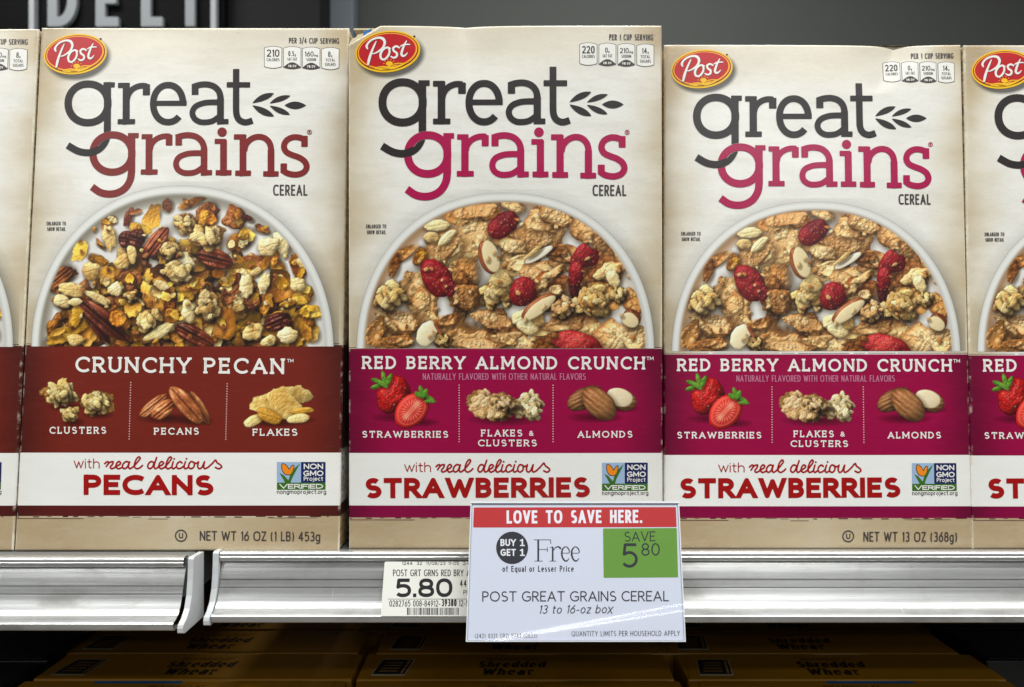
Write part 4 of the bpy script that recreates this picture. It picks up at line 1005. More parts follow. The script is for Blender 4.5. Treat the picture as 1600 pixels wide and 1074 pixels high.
def seal(pl, root, T, mm):
    q = lambda f: mk(pl, mm).e(f)
    R = lambda I, x0, y0, x1, y1: I.rect(*T(x0, y0), *T(x1, y1)) if False else I.poly([T(x0, y0), T(x1, y0), T(x1, y1), T(x0, y1)])
    s = pl.sheet('verified_seal', q(lambda I: R(I, 940.5, 723, 976, 755.7)), iSKY, root, .14, .3)
    pl.sheet('seal_panel', q(lambda I: R(I, 976.05, 723, 1012, 755.7)), iNAVY, s, .14, .3)
    pl.sheet('seal_base', q(lambda I: R(I, 940.5, 755.8, 1012, 767)), iGRN, s, .14, .3)
    k = T.k
    def but(I, g):
        z = lambda x, y: T(780 + x * .1625, 700 + y * .1625)
        I.poly([z(*p) for p in smooth([(1105, 265), (1060, 255), (1035, 205), (1040, 160), (1075, 180), (1100, 218), (1120, 185), (1140, 178), (1132, 225), (1112, 258), (1105, 265)], 4)])
        if g: I.path([z(*p) for p in smooth([(1105, 265), (1060, 255), (1035, 205), (1040, 160), (1075, 180), (1100, 218), (1120, 185), (1140, 178), (1132, 225), (1112, 258), (1105, 265)], 4)], g * k)
    pl.sheet('seal_butterfly_outline', q(lambda I: but(I, 1.1)), iBLACK, s, .18, .12); pl.sheet('seal_butterfly', q(lambda I: but(I, 0)), iBUT, s, .22, .12)
    z = lambda x, y: T(780 + x * .1625, 700 + y * .1625)
    pl.sheet('seal_leaf', q(lambda I: I.poly([z(*p) for p in ((1062, 343), (1040, 300), (1010, 248), (1050, 270), (1080, 305), (1092, 320), (1110, 265), (1150, 200), (1198, 155), (1160, 230), (1125, 300), (1112, 343))])), iGRN, s, .20, .15)
    def words(I):
        t = lambda w, x0, x1, y, c, wt: I.text(w, *T(x0, y), *T(x1, y), c * k, wt, .1)
        t('NON', 980, 1008.5, 734.3, 8.3, .2); t('GMO', 979.5, 1009, 745.2, 8.3, .2); t('Project', 980, 1008.5, 752.9, 6.6, .15); t('VERIFIED', 944.5, 1008.5, 765.3, 7.2, .2)
    pl.sheet('seal_lettering', q(words), iWHITE, s, .22, .1)
    pl.sheet('seal_address', q(lambda I: I.text('nongmoproject.org', *T(940.5, 773.6), *T(1013, 773.6), 6.6 * k, .14, .12)), iGREY, s, .14, .1)

def front_print(kind, pl, root, box):
    """everything printed on the front of one carton; each line, picture and mark is a part"""
    Wd, Hd = box.W, box.H; mm = box.mm
    q = lambda f: mk(pl, mm).e(f)
    a = ART[kind]; pa = box.art
    A = pa.conv                                                   # pixels of the flavour's own reference box -> face mm
    def S(name, f, m, off=.18, c=.2, par=None):
        I = Ink(A, mm); f(I); return pl.sheet(name, I, m, par or root, off, c)
    T = a['map']; lv = lambda y: A(a['mid'], y)[1] * Hd / pa.H
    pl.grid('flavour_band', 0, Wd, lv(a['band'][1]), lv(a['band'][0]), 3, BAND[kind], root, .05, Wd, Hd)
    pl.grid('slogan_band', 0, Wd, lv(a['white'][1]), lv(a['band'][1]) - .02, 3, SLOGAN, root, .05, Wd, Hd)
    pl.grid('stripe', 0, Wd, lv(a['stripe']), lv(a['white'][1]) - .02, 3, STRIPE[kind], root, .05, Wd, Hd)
    def rules(I):                                                 # the worn printed hairlines along the bands
        rs = np.random.RandomState(3)
        def line(v, u0, u1, h): I.poly([(u0, v - h), (u1, v - h), (u1, v + h), (u0, v + h)], local=True)
        v = lv(a['band'][0]) + .75; u = 0
        while u < Wd - 2:
            w = rs.uniform(6, 45); line(v + rs.uniform(-.1, .1), u, min(Wd - .3, u + w), rs.uniform(.10, .17)); u += w + rs.uniform(.6, 4)
    def rules2(I):
        rs = np.random.RandomState(5)
        def line(v, u0, u1, h): I.poly([(u0, v - h), (u1, v - h), (u1, v + h), (u0, v + h)], local=True)
        v = lv(a['stripe']); u = 0
        while u < Wd - 2:
            w = rs.uniform(.6, 7); line(v - rs.uniform(.2, .7), u, min(Wd - .3, u + w), rs.uniform(.12, .3)); u += w + rs.uniform(.5, 9)
        line(v - 1.5, .5, Wd * .21, .18); line(v - 1.7, Wd * .41, Wd * .47, .16); line(v - 1.1, Wd * .78, Wd * .93, .13)
    for nm, fn in (('band_hairline', rules), ('stripe_hairline', rules2)): pl.sheet(nm, q(fn), ink('band hairline ink', MAGD if kind == 'berry' else PECD_), root, .07, .15)
    for n in a['pics']:
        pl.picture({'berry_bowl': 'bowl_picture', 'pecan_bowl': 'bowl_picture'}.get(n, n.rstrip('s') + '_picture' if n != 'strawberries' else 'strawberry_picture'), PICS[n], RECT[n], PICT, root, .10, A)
    S('brand_words', lambda I: logo_great(I, T), iBLACK, .18, .22)
    S('product_words', lambda I: logo_grains(I, T), iLOGO[kind], .18, .22)
    x0, x1, y, c = a['cereal']; S('cereal_word', lambda I: I.text('CEREAL', x0, y, x1, y, c, .14, .10, n=2.8), iGREY)
    x0, x1, y, y2, c = a['enl']
    S('small_print', lambda I: (I.text('ENLARGED TO', x0, y, x1, y, c, .16, .10, n=2.8), I.text('SHOW DETAIL', x0 + .8, y2, x1 - .8, y2, c, .16, .10, n=2.8)), iGREY, .18, .11)
    for k, (w, x0, y0, x1, y1, c) in enumerate(a['title']):
        S('flavour_title', lambda I: I.text(w, x0, y0, x1, y1, c, .17, .25, slab=.135, n=2.0, inline=.12, serifw=.8, sp=.34), iWHITE, .18, .2)
    x0, x1, y, c = a['tm']; S('trademark_letters', lambda I: I.text('TM', x0, y, x1, y, c, .16, .12), iWHITE, .18, .12)
    if 'sub' in a:
        x0, x1, y, c = a['sub']; S('flavour_subtitle', lambda I: I.text('NATURALLY FLAVORED WITH OTHER NATURAL FLAVORS', x0, y, x1, y, c, .125, .11, n=2.8), iPINK, .18, .16)
    for w, x0, x1, y, c in a['names']:
        S('ingredient_name', lambda I: I.text(w, x0, y, x1, y, c, .17, .32, slab=.14, serifw=.8), iWHITE, .18, .16)
    for xa, ya, xb, yb in a['dots']:
        S('dotted_divider', lambda I: [I.ellipse(xa + (xb - xa) * t, ya + (yb - ya) * t, .95, .95) for t in np.linspace(0, 1, 23)], ink('dot ink', rgb(226, 190, 186)), .18, .16)
    U = a['slogan']
    x0, x1, y, c = a['with']; S('slogan_word', lambda I: I.text('with', x0, y, x1, y, c, .095, .14), iRED, .18, .16)
    S('slogan_script', lambda I: script_words(I, U), iRED, .18, .16)
    w, x0, y0, x1, y1, c = a['big']; S('slogan_capitals', lambda I: I.text(w, x0, y0, x1, y1, c, .248, .115, n=2.1), iRED, .18, .2)
    # the marks whose pixels belong to the reference box go through its own face
    class Q: pass
    alt = Plane(pl.O, pl.U, pl.V, pl.origin, pl.disp, pl.fold); alt.conv = A
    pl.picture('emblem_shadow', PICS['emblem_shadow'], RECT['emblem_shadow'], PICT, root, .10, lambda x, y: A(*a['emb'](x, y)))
    emblem(alt, root, a['emb'], mm); S('registered_dot', lambda I: I.ellipse(*a['emb'](647.3, 57.2), 1.7, 1.7), iBLACK)
    x0, y0, x1, y1, c, w = a['serv']; S('serving_line', lambda I: I.text(w, x0, y0, x1, y1, c, .15, .10, n=2.8), iGREY, .18, .12)
    facts(alt, root, a['pills'], T, a['num'], mm, iGREY)
    seal(alt, root, a['seal'], mm)
    NP = box.net_art.conv
    I = Ink(NP, mm); x0, y0, x1, y1, c, w = a['net']; I.text(w, x0, y0, x1, y1, c, .125, .10, n=2.8); pl.sheet('net_weight_line', I, iGREY, root, .18, .2)
    I = Ink(NP, mm); ux, uy, r = a['kosher']; I.path([(ux + r * math.cos(t), uy + r * math.sin(t)) for t in np.linspace(0, 2 * math.pi, 37)], .9, flat=False)
    I.text('U', ux - 3.4, uy + 4.2, ux + 3.4, uy + 4.2, 8.4, .19); pl.sheet('kosher_mark', I, iGREY, root, .18, .15)

ART = {
 'berry': dict(map=ID, emb=ID, seal=ID, mid=790, band=(545.3, 708), white=(708, 790), stripe=808.6, pics=('berry_bowl', 'strawberries', 'flake_clusters', 'almonds'),
    cereal=(925.7, 978.4, 306.6, 17.2), enl=(572.4, 603.8, 357, 366, 5.9), title=(('RED BERRY ALMOND CRUNCH', 566.5, 576.8, 1007, 577.6, 20.2),), tm=(1010, 1021, 563, 5.6), sub=(660.7, 915, 593.6, 10.2),
    names=(('STRAWBERRIES', 566, 700.4, 684, 10.6), ('FLAKES', 752, 816, 682, 10.8), ('&', 826.5, 833.5, 681, 8), ('CLUSTERS', 747, 838.6, 697.4, 10.6), ('ALMONDS', 902.5, 988, 684, 10.6)),
    dots=((717.6, 602, 717.6, 690), (864, 602, 864, 690)), slogan=ID, big=('STRAWBERRIES', 570.5, 778.6, 921.5, 777, 31.6), serv=(951.8, 63.2, 1020.8, 63.4, 9.2, 'PER 1 CUP SERVING'),
    pills=((905.3, 933.2, 67, 103), (935.3, 962.7, 67.5, 103.6), (964.8, 992.2, 68.2, 104.3), (994.5, 1022, 68.8, 104.8)), num=(('220', '', 'CALORIES', '', ''), ('0', 'g', 'SAT FAT', '', '0% DV'), ('210', 'mg', 'SODIUM', '', '9% DV'), ('14', 'g', 'TOTAL', 'SUGARS', '')),
    net=(1348.6, 846.3, 1495, 846.8, 15.4, 'NET WT 13 OZ (368g)'), kosher=(1325, 838, 8.4)),
 'pecan': dict(map=Map(591.2, .9864, 100.5, 123, .9634, 126), emb=Map(606, .957, 118, 81, .99, 85), seal=Map(940.5, 1.06, 433, 723, .985, 722), mid=278, band=(539.5, 707.5), white=(707.5, 790), stripe=806.5, pics=('pecan_bowl', 'oat_clusters', 'pecans', 'golden_flakes'),
    cereal=(427.3, 480.8, 306.2, 17), enl=(73.2, 103.8, 352.4, 361, 5.7), title=(('CRUNCHY PECAN', 118.6, 582, 444.4, 585, 24.6),), tm=(449, 459, 566.6, 5.4),
    names=(('CLUSTERS', 78, 167, 678, 11), ('PECANS', 242, 311.6, 679.4, 11), ('FLAKES', 395.6, 465, 681, 11)), dots=((205.6, 598, 203, 686), (356, 600, 353.6, 686.5)),
    slogan=Map(681.5, 1.028, 164.6, 737.5, .95, 732.4), big=('PECANS', 131.4, 773.2, 334, 774, 31.6), serv=(451.6, 68, 530, 68.6, 8.6, 'PER 3/4 CUP SERVING'),
    pills=((413, 441, 72.6, 107.8), (442.8, 470.8, 73, 108.4), (472.4, 500.4, 73.6, 109), (502.2, 530.2, 74.2, 109.6)), num=(('210', '', 'CALORIES', '', ''), ('0.5', 'g', 'SAT FAT', '', '3% DV'), ('160', 'mg', 'SODIUM', '', '7% DV'), ('8', 'g', 'TOTAL', 'SUGARS', '')),
    net=(312.4, 844.6, 500.4, 846, 15, 'NET WT 16 OZ (1 LB) 453g'), kosher=(283.2, 837, 8.6)),
}
ART['berry']['with'] = (632.2, 673.6, 737.4, 15.4); ART['pecan']['with'] = (116.4, 156.6, 731.8, 15.4)

# ------------------------------------------------------------------ the cereal cartons
class Face:
    """where a carton's front stands, read off its corners"""
    def __init__(s, px, wpx, yb, W, H, back, dx=0.0, zt=0.0):
        d = yb - CAM[1]
        s.W, s.H = W, H; s.mm = W / wpx
        s.base = np.array([(px - 800) / F * d, yb, 0.0])
        s.V = np.array([dx / H, back / H, 1.0]); s.O = s.base + np.array([-W / 2000, 0, 0])
        s.plane = Plane(s.O, (1, 0, 0), s.V, s.base)
        s.conv = s.plane.conv
class Scaled:
    def __init__(s, src, W, H): s.s, s.kx, s.ky, s.H = src, W / src.W, H / src.H, src.H
    def conv(s, x, y): u, v = s.s.conv(x, y); return (u * s.kx, v * s.ky)
D = 60.0
def carton(face, kind, label, group, art, net_art, crease=None, chamfer=None, seed=0):
    W, H = face.W, face.H
    rs = np.random.RandomState(seed); ph = rs.uniform(0, 6, 6)
    def disp(u, v):
        e = np.minimum(np.minimum(u, W - u), np.minimum(v, H - v)); r = 1.3
        b = np.where(e < r, r - np.sqrt(np.maximum(r * r - (r - np.minimum(e, r)) ** 2, 0)), 0)
        b = b - 1.1 * np.sin(np.pi * np.clip(u / W, 0, 1)) * np.sin(np.pi * np.clip(v / H, 0, 1)) ** .7
        b = b + .10 * np.sin(u / 23 + ph[0] + .6 * np.sin(v / 31 + ph[1])) * np.sin(v / 27 + ph[2])
        for (u1, v1, u2, v2, depth, wid) in crease or ():
            t = np.clip((v - v2) / (v1 - v2), 0, 1.3); uc = u2 + (u1 - u2) * t
            f = np.clip(t, 0, 1) ** 1.15
            b = b + depth * f * np.exp(-np.abs(u - uc) / np.where(u < uc, wid, wid * .8))
        return b
    fold = None
    if chamfer:
        (ax, ay), (bx, by) = chamfer
        nx, ny = -(by - ay), bx - ax; L = math.hypot(nx, ny); nx, ny = nx / L, ny / L
        if ny < 0: nx, ny = -nx, -ny
        def fold(u, v):
            s = np.maximum((u - ax) * nx + (v - ay) * ny, 0)
            return u - nx * s * .93, v - ny * s * .93, s * .9
    pl = Plane(face.O, (1, 0, 0), face.V, face.base, disp, fold)
    root = empty('cereal_box', face.base, label, 'cereal box', group)
    class B: pass
    b = B(); b.W, b.H, b.mm = W, H, face.mm
    b.art = art if art is not face else face; b.net_art = net_art
    if not hasattr(b.art, 'H'): b.art.H = H
    pl.grid('front_panel', 0, W, 0, H, 1.5, PAPER, root, 0, W, H)
    # sides, top, bottom and back of the carton
    nx_, ny_, nz_ = 2, 2, 2
    ring = [(1.2, .15), (W - 1.2, .15), (W - .15, 1.2), (W - .15, H - 1.2), (W - 1.2, H - .15), (1.2, H - .15), (.15, H - 1.2), (.15, 1.2)]
    flat = Plane(face.O, (1, 0, 0), face.V, face.base, None, fold)
    dep = np.array([0, D / 1000, 0])
    A_ = flat.local(np.array(ring), -1.15); back = Plane(face.O, (1, 0, 0), face.V, face.base).local(np.array(ring), 0) + dep
    n = 8; V = np.concatenate([A_, back]); Fc = [(i, (i + 1) % n, (i + 1) % n + n, i + n)[::-1] for i in range(n)] + [tuple(range(n, 2 * n))]
    mesh('carton_sides', V, Fc, SHELL[kind], root)
    if True:
        z = H / 1000
        y0 = face.V[1] * z
        fl = mesh('top_flap', *box_mesh(-W / 2000 + .002 + face.V[0] * z, W / 2000 - .002 + face.V[0] * z, y0 + .006, y0 + .052, z - .0003, z + .0006), PAPER if False else ink('flap board', rgb(226, 210, 176)), root)
    front_print(kind, pl, root, b)
    return root, pl

fB0 = Face(276 - 497 , 508, -.0032, 195, 325, 24)                 # provisional; set below
f1 = Face(276, 508, -.0032, 195, 324.5, 24.2, .7)
f2 = Face(790.5, 491, .0, 190, 317.4, 1.0, -.5)
f3 = Face(1278.5, 483, .0, 187, 312.8, 18.5, 4.2)
f4 = Face(1520 + 241.5, 483, .0, 187, 312.0, 17.0, 5.2)
f0 = Face(22 - 2.2 - 254, 508, -.0032, 195, 323.8, 24.2, .0)
PG, BG = 'pecan cereal boxes on the shelf', 'red berry cereal boxes on the shelf'
def px(face, x, y): return face.conv(x, y)
carton(f1, 'pecan', 'russet banded crunchy pecan cereal box shown whole, "NET WT 16 OZ" along its foot', PG, f1, f1, seed=1)
carton(f0, 'pecan', 'russet banded pecan cereal box of which only a right-hand strip is in view', PG, Scaled(f1, f0.W, f0.H), Scaled(f1, f0.W, f0.H), seed=2)
c2 = [(*px(f2, 727, 40), *px(f2, 737, 128), 3.0, 15)]
r2, pl2 = carton(f2, 'berry', 'magenta banded red berry cereal box with crushed torn top corner, behind the sale sign', BG, f2, Scaled(f3, f2.W, f2.H), c2, (px(f2, 545, 69), px(f2, 602, 35.5)), seed=3)
c3 = [(*px(f3, 1402, 70), *px(f3, 1366, 150), 2.8, 17)]
carton(f3, 'berry', 'magenta banded red berry cereal box shown whole with readable "NET WT 13 OZ" foot line', BG, Scaled(f2, f3.W, f3.H), f3, c3, seed=4)
carton(f4, 'berry', 'magenta banded red berry cereal box cut off after its left-hand strip', BG, Scaled(f2, f4.W, f4.H), Scaled(f3, f4.W, f4.H), seed=5)
# torn board at the crushed corner
flat2 = Plane(f2.O, (1, 0, 0), f2.V, f2.base)
def torn(name, pts, mat, off):
    P = [flat2.conv(*p) for p in pts]
    V = np.concatenate([flat2.local(np.array(P), off), flat2.local(np.array(P), off - .6)]); n = len(P)
    mesh(name, V, [tuple(range(n))[::-1], tuple(range(n, 2 * n))] + [(i, (i + 1) % n, (i + 1) % n + n, i + n) for i in range(n)], mat, r2)
torn('torn_board', [(545.5, 71), (546, 64), (550, 58.5), (555, 57), (558, 52.5), (564, 51.5), (568, 49), (579, 45.5), (588, 42.5), (594, 41.5), (590, 45), (578, 51), (566, 57.5), (556, 63)], ink('torn grey board', rgb(216, 204, 172), .7), -1.6)
torn('torn_liner', [(567, 50.5), (569, 47.5), (575, 46), (580, 43.6), (580.5, 46), (576, 49), (571, 53.8), (568, 54.5)], ink('blue liner', rgb(36, 120, 190), .4), -1.0)

# ------------------------------------------------------------------ the shelf: two bays with aluminium price rails
ALU, CAPM, DECK = brushed_mat(), plain('white end cap plastic', rgb(204, 206, 208), .4, 0, .08), plain('painted shelf steel', rgb(120, 120, 118), .5, 0, .2)
PROFILE = [(4, -.4), (4, .9), (0, 1.0), (-1.0, .6), (-1.6, -.2), (-1.9, -1.4), (-1.6, -1.7), (-1.95, -2.1), (-1.9, -3.9), (-1.5, -4.5), (-.6, -4.7), (1.6, -4.8), (1.5, -6.3), (.6, -8.2), (-.5, -11), (-1.6, -14.6), (-1.75, -15.2), (-1.1, -15.4), (-1.2, -15.8), (-2.0, -15.9), (-2.9, -19.0), (-3.0, -19.3), (-2.3, -19.5), (-2.4, -19.9), (-3.3, -20.0),
           (-4.6, -23.6), (-6.4, -26.9), (-8.8, -29.6), (-11.6, -31.2), (-14.4, -31.9), (-15.1, -32.5), (-15.0, -33.2), (-14.2, -36.0), (-13.4, -36.7), (-8, -36.8), (-7.4, -35.6)]
PROFILE = PROFILE[:11] + smooth(PROFILE[11:16], 4) + PROFILE[16:24] + smooth(PROFILE[24:30], 6) + PROFILE[30:]
def rail(x0, x1, yf, zf, parent, org):
    P = np.array(PROFILE) / 1000; n = len(P); xs = np.linspace(x0, x1, 13)
    V = np.array([(x - org[0], yf + p[0] - org[1], zf + p[1] - org[2]) for x in xs for p in P])
    Fc = [(i * n + j, i * n + j + 1, (i + 1) * n + j + 1, (i + 1) * n + j) for i in range(12) for j in range(n - 1)]
    return mesh('price_rail', V, Fc, ALU, parent)
def end_cap(x0, x1, yf, zf, parent, org, mat, lean):
    """moulded cap closing the rail: concave front edge, thicker foot"""
    Q = [(12, .7), (-1, 1.3), (-2.5, .4), (-2.7, -5), (-3.4, -12), (-4.8, -20), (-7.6, -26.5), (-11.6, -30.6), (-15.6, -32.6), (-16.2, -34.5), (-16, -37.2), (-13.5, -38.2), (12, -38)]
    V = []
    for x, s in ((x0, 0), (x1, 1)):
        V += [(x + lean * (q[1]) / 1000 - org[0], yf + q[0] / 1000 - org[1], zf + q[1] / 1000 - org[2]) for q in Q]
    n = len(Q)
    o = mesh('end_cap', V, [tuple(range(n)), tuple(range(n, 2 * n))[::-1]] + [(i, i + n, (i + 1) % n + n, (i + 1) % n) for i in range(n)], mat, parent)
    return bevel(o, .0004, 2)
X = lambda p, y: (p - 800) / F * (y - CAM[1])
def bay(x0, x1, yf, zf, label, cap_px, cap_w, lean):
    org = ((x0 + x1) / 2, yf, zf - .036); r = empty('shelf', org, label, 'shelf', 'shelf bays')
    rail(x0, x1, yf, zf, r, org)
    bevel(mesh('shelf_deck', *[(np.array(v) - org, f) for v, f in [box_mesh(x0, x1, yf + .0045, .40, zf - .024, zf - .0006)]][0], DECK, r), .0008)
    end_cap(cap_px, cap_px + cap_w, yf, zf, r, org, CAPM, lean)
    return r
YL, YR = -.0185, -.0068
bay(-.62, -.1896, YL, .0, 'shelf bay with plain aluminium rail and white end cap, under the pecan boxes', -.1868, .0034, 0)
bay(-.1731, .62, YR, .0, 'shelf bay with aluminium rail holding a white price tag, under the red berry boxes', -.1772, .0036, 0)

# ------------------------------------------------------------------ price tag on the rail
TAGP = ink('tag paper', rgb(218, 217, 210), .45, .4, .03, .1); TB = ink('tag black', rgb(30, 28, 30), .5, .3, .02, .1)
def plane_between(a, b, c):
    """plane through the picture points a (x, y, Y), b and c at given depths; origin a, u along a-b, v along c-a (up)"""
    P = [CAM + (q[2] - CAM[1]) * np.array([(q[0] - 800) / F, 1, -(q[1] - 537) / F]) for q in (a, b, c)]
    U = P[1] - P[0]; U /= np.linalg.norm(U); V = P[0] - P[2]; V /= np.linalg.norm(V)
    return P, U, V
Pt, Ut, Vt = plane_between((601, 877.5, -.0098), (790, 877.5, -.0098), (594.6, 963, -.0222))
org = Pt[2]
tp = Plane(Pt[2], Ut, Vt, org)
root = empty('price_tag', org, 'white paper price tag reading 5.80 slotted in the aluminium rail', 'price tag')
I = Ink(tp.conv, .37); I.poly([(601, 877.8), (792, 877.8), (794, 963.4), (594.6, 963)])
P2, F2 = I.sheet(.6); o = mesh('tag_card', tp.local(P2, 0), F2, TAGP, root)
def TS(name, f, off=.06, c=.12, m=TB, par=None): I = Ink(tp.conv, .37); f(I); return tp.sheet(name, I, m, par or root, off, c)
TS('tag_price', lambda I: I.text('5.80', 617.5, 933.3, 707, 933, 29, .185, .10, n=2.3), c=.2)
TS('tag_product_line', lambda I: I.text('POST GRT GRNS RED BRY ALM', 614, 900.6, 746, 900.6, 10.4, .12, .09, n=2.6))
TS('tag_top_line', lambda I: I.text('1244   32   11/08/23  11-05   2-8', 628, 883, 735, 883, 5, .15, .12, n=2.6))
TS('tag_size_line', lambda I: (I.text('44', 718.5, 917, 729, 917, 10.5, .12, .14, n=2.6), I.text('PER', 724, 929, 738, 929, 6.5, .13, .14, n=2.6)))
TS('tag_code_line', lambda I: (I.text('0282765 008-84912-', 608.5, 948, 688, 948, 9.6, .11, .09, n=2.6), I.text('39380', 690, 947.6, 713.5, 947.6, 11, .16, .09, n=2.6), I.text('12-1', 717, 947.6, 730, 947.6, 9.6, .11, .09, n=2.6)))
TS('tag_rule', lambda I: I.rect(606, 936, 790, 936.7))
def bars(I):
    rs = np.random.RandomState(8); x = 636.0
    while x < 716:
        w = rs.choice([.5, .8, 1.1, 1.6]); I.rect(x, 949.8, x + w, 961.2); x += w + rs.choice([.6, .8, 1.1, 1.5])
TS('tag_barcode', bars)

# ------------------------------------------------------------------ the sale sign hung on the rail
Ps, Us, Vs = plane_between((735.5, 784, -.0205), (1060.5, 784, -.0205), (728, 1003, -.0430))
sp = Plane(Ps[2], Us, Vs, Ps[2]); SW = sp.conv(1066, 900)[0]; SWid = sp.conv(1060.5, 784)[0]; SH = sp.conv(735.5, 784)[1]
SWid = (sp.conv(1060.5, 784)[0] + sp.conv(1071.5, 1003)[0]) / 2
root = empty('sale_sign', Ps[2], 'white sale sign in a clear sleeve, red top banner and green SAVE 5.80 square', 'sale sign')
CARD = ink('sign card', rgb(212, 216, 230), .45, .4, .03, .1); SBLK = ink('sign black', rgb(52, 54, 60), .5, .3, .02, .1)
def slab(name, u0, u1, v0, v1, f, b, mat):
    q = np.array([(u0, v0), (u1, v0), (u1, v1), (u0, v1)], float)
    V = np.concatenate([sp.local(q, f), sp.local(q, b)])
    return mesh(name, V, [(0, 1, 2, 3), (7, 6, 5, 4), (0, 4, 5, 1), (1, 5, 6, 2), (2, 6, 7, 3), (3, 7, 4, 0)], mat, root)
slab('sign_card', .9, SWid - .9, .9, SH - 1.4, 0, -.5, CARD)
def SS(name, f, m, off=.06, c=.15, par=None): I = Ink(sp.conv, .356); f(I); return sp.sheet(name, I, m, par or root, off, c)
iBAN = ink('banner red', rgb(192, 52, 54), .5, .3, .06, .1); iSGR = ink('square green', rgb(106, 152, 62), .5, .3, .06, .1); iSWH = ink('sign white', rgb(238, 236, 242), .5, .3, .02, .1)
ban = SS('sign_banner', lambda I: I.poly([(740.5, 793.2), (1056, 792.6), (1057.2, 823.8), (739.3, 824.6)]), iBAN, .05, .4)
SS('banner_lettering', lambda I: I.text('LOVE TO SAVE HERE.', 791.5, 818.4, 1003.5, 817.4, 20.6, .19, .10, n=2.5, sp=.44), iSWH, .10, par=ban)
sq = SS('savings_square', lambda I: I.poly([(942.2, 826), (1057.4, 825.2), (1059.6, 902.4), (943.2, 903.2)]), iSGR, .05, .4)
SS('savings_lettering', lambda I: (I.text('SAVE', 975.5, 846.6, 1024, 846, 15.6, .105, .10), I.text('5', 971, 887.2, 996.5, 887.2, 38, .115, .1), I.text('80', 1002, 868.6, 1031, 868.4, 19.6, .105, .14)), SBLK, .10, par=sq)
ci = SS('offer_disc', lambda I: I.ellipse(800.2, 856.3, 25, 25.4), SBLK, .05, .3)
def offer(I):
    I.text('BUY', 782, 853.4, 806, 853.4, 10.8, .19, .10); I.text('GET', 782, 868.8, 806, 868.8, 10.8, .19, .10)
    for y in (853.4, 868.8): I.seg((816.2, y), (816.2, y - 10.8), 1.15, None, 1, 1); I.seg((816.4, y - 10), (813, y - 8.4), .9); I.seg((812.6, y - .8), (820, y - .8), .85, None, 1, 1)
SS('disc_lettering', offer, iSWH, .10, par=ci)
def free(I):                                                      # light roman with thin serifs
    S_ = lambda pts, r: I.path(smooth(pts, 4), np.interp(np.linspace(0, 1, len(smooth(pts, 4))), np.linspace(0, 1, len(r)), r), flat=False)
    L_ = lambda a, b, r: I.seg(a, b, r, None, 1, 1)
    L_((841, 843.5), (841, 877.4), 1.45); L_((834, 843.8), (860.5, 843.8), .55); L_((860.2, 843.5), (860.6, 850), .6); L_((841, 859), (855.5, 859), .5); L_((855.3, 855.5), (855.3, 862.5), .55); L_((835, 877), (848, 877), .5)
    L_((863.6, 855), (863.6, 877.4), 1.3); L_((858.8, 877), (869, 877), .5); L_((859.4, 855.8), (864, 854.6), .5); S_([(864.2, 861), (868, 856), (872.5, 854.6), (875.6, 857)], [.6, .8, 1.1, 1.5])
    for x in (877.6, 893):
        S_([(x + .6, 864.6), (x + 11.6, 864), (x + 10.4, 857.6), (x + 5.8, 854.6), (x + 1.2, 859), (x + .2, 866), (x + 2.4, 873.6), (x + 7, 877), (x + 11.8, 873)], [.5, .6, 1.0, .7, 1.2, 1.5, 1.3, 1.1, .5])
SS('offer_word', free, SBLK, .05, .12)
SS('offer_terms', lambda I: I.text('of Equal or Lesser Price', 785, 893.8, 896.5, 893.6, 9.4, .15, .15, n=2.2), SBLK, .05, .12)
SS('sign_product_line', lambda I: I.text('POST GREAT GRAINS CEREAL', 753.5, 940.4, 1045, 939.8, 16.2, .115, .12), SBLK)
SS('sign_size_line', lambda I: I.text('13 to 16-oz box', 841.5, 959.4, 956, 958.6, 13.6, .105, .15, shear=.22), SBLK)
SS('sign_code_line', lambda I: I.text('(242) 0321 GRO 5747 (2023)', 742, 997.6, 839, 997.2, 7.2, .10, .18), SBLK, c=.12)
SS('sign_limit_line', lambda I: I.text('QUANTITY LIMITS PER HOUSEHOLD APPLY', 893, 994.6, 1062.5, 993.8, 8.2, .10, .14), SBLK, c=.12)
# clear sleeve: a slightly cockled film in front, a rim round the edge and the folded top
def clear_mat():
    n = N('clear sleeve plastic'); n.t.nodes.remove(n.b)
    tr = n.new('ShaderNodeBsdfTransparent'); gl = n.new('ShaderNodeBsdfGlossy'); gl.inputs['Roughness'].default_value = .085; tr.inputs[0].default_value = (.965, .97, .985, 1)
    fr = n.new('ShaderNodeLayerWeight'); fr.inputs[0].default_value = .5; refl = n.mth('ADD', .045, n.mth('MULTIPLY', n.mth('POWER', fr.outputs['Facing'], 5), .9)); mx = n.new('ShaderNodeMixShader')
    b = n.new('ShaderNodeBump'); b.inputs['Strength'].default_value = .03; b.inputs['Distance'].default_value = .0004
    n.link(n.noise((60, 60, 60), 1, 2), b.inputs['Height']); n.link(b.outputs[0], gl.inputs['Normal'])
    n.link(refl, mx.inputs[0]); n.link(tr.outputs[0], mx.inputs[1]); n.link(gl.outputs[0], mx.inputs[2]); n.link(mx.outputs[0], n.out.inputs[0])
    return n.m
CLEAR = clear_mat(); RIM = plain('sleeve edge plastic', rgb(220, 223, 229), .15, 0, .03)
k = 90; kv = 60
uu, vv = np.meshgrid(np.linspace(.5, SWid - .5, k), np.linspace(.5, SH - .6, kv)); q = np.stack([uu.ravel(), vv.ravel()], 1)
erf = np.vectorize(math.erf)
wav = .7 + .08 * np.sin(q[:, 0] / 19 + .5) + .50 * (1 - erf((q[:, 1] + 1.5 - .16 * q[:, 0]) / 4.4)) + .45 * np.exp(-((q[:, 0] - 53) ** 2 + (q[:, 1] - 41) ** 2) / 34)
ii = np.arange(k * kv).reshape(kv, k)
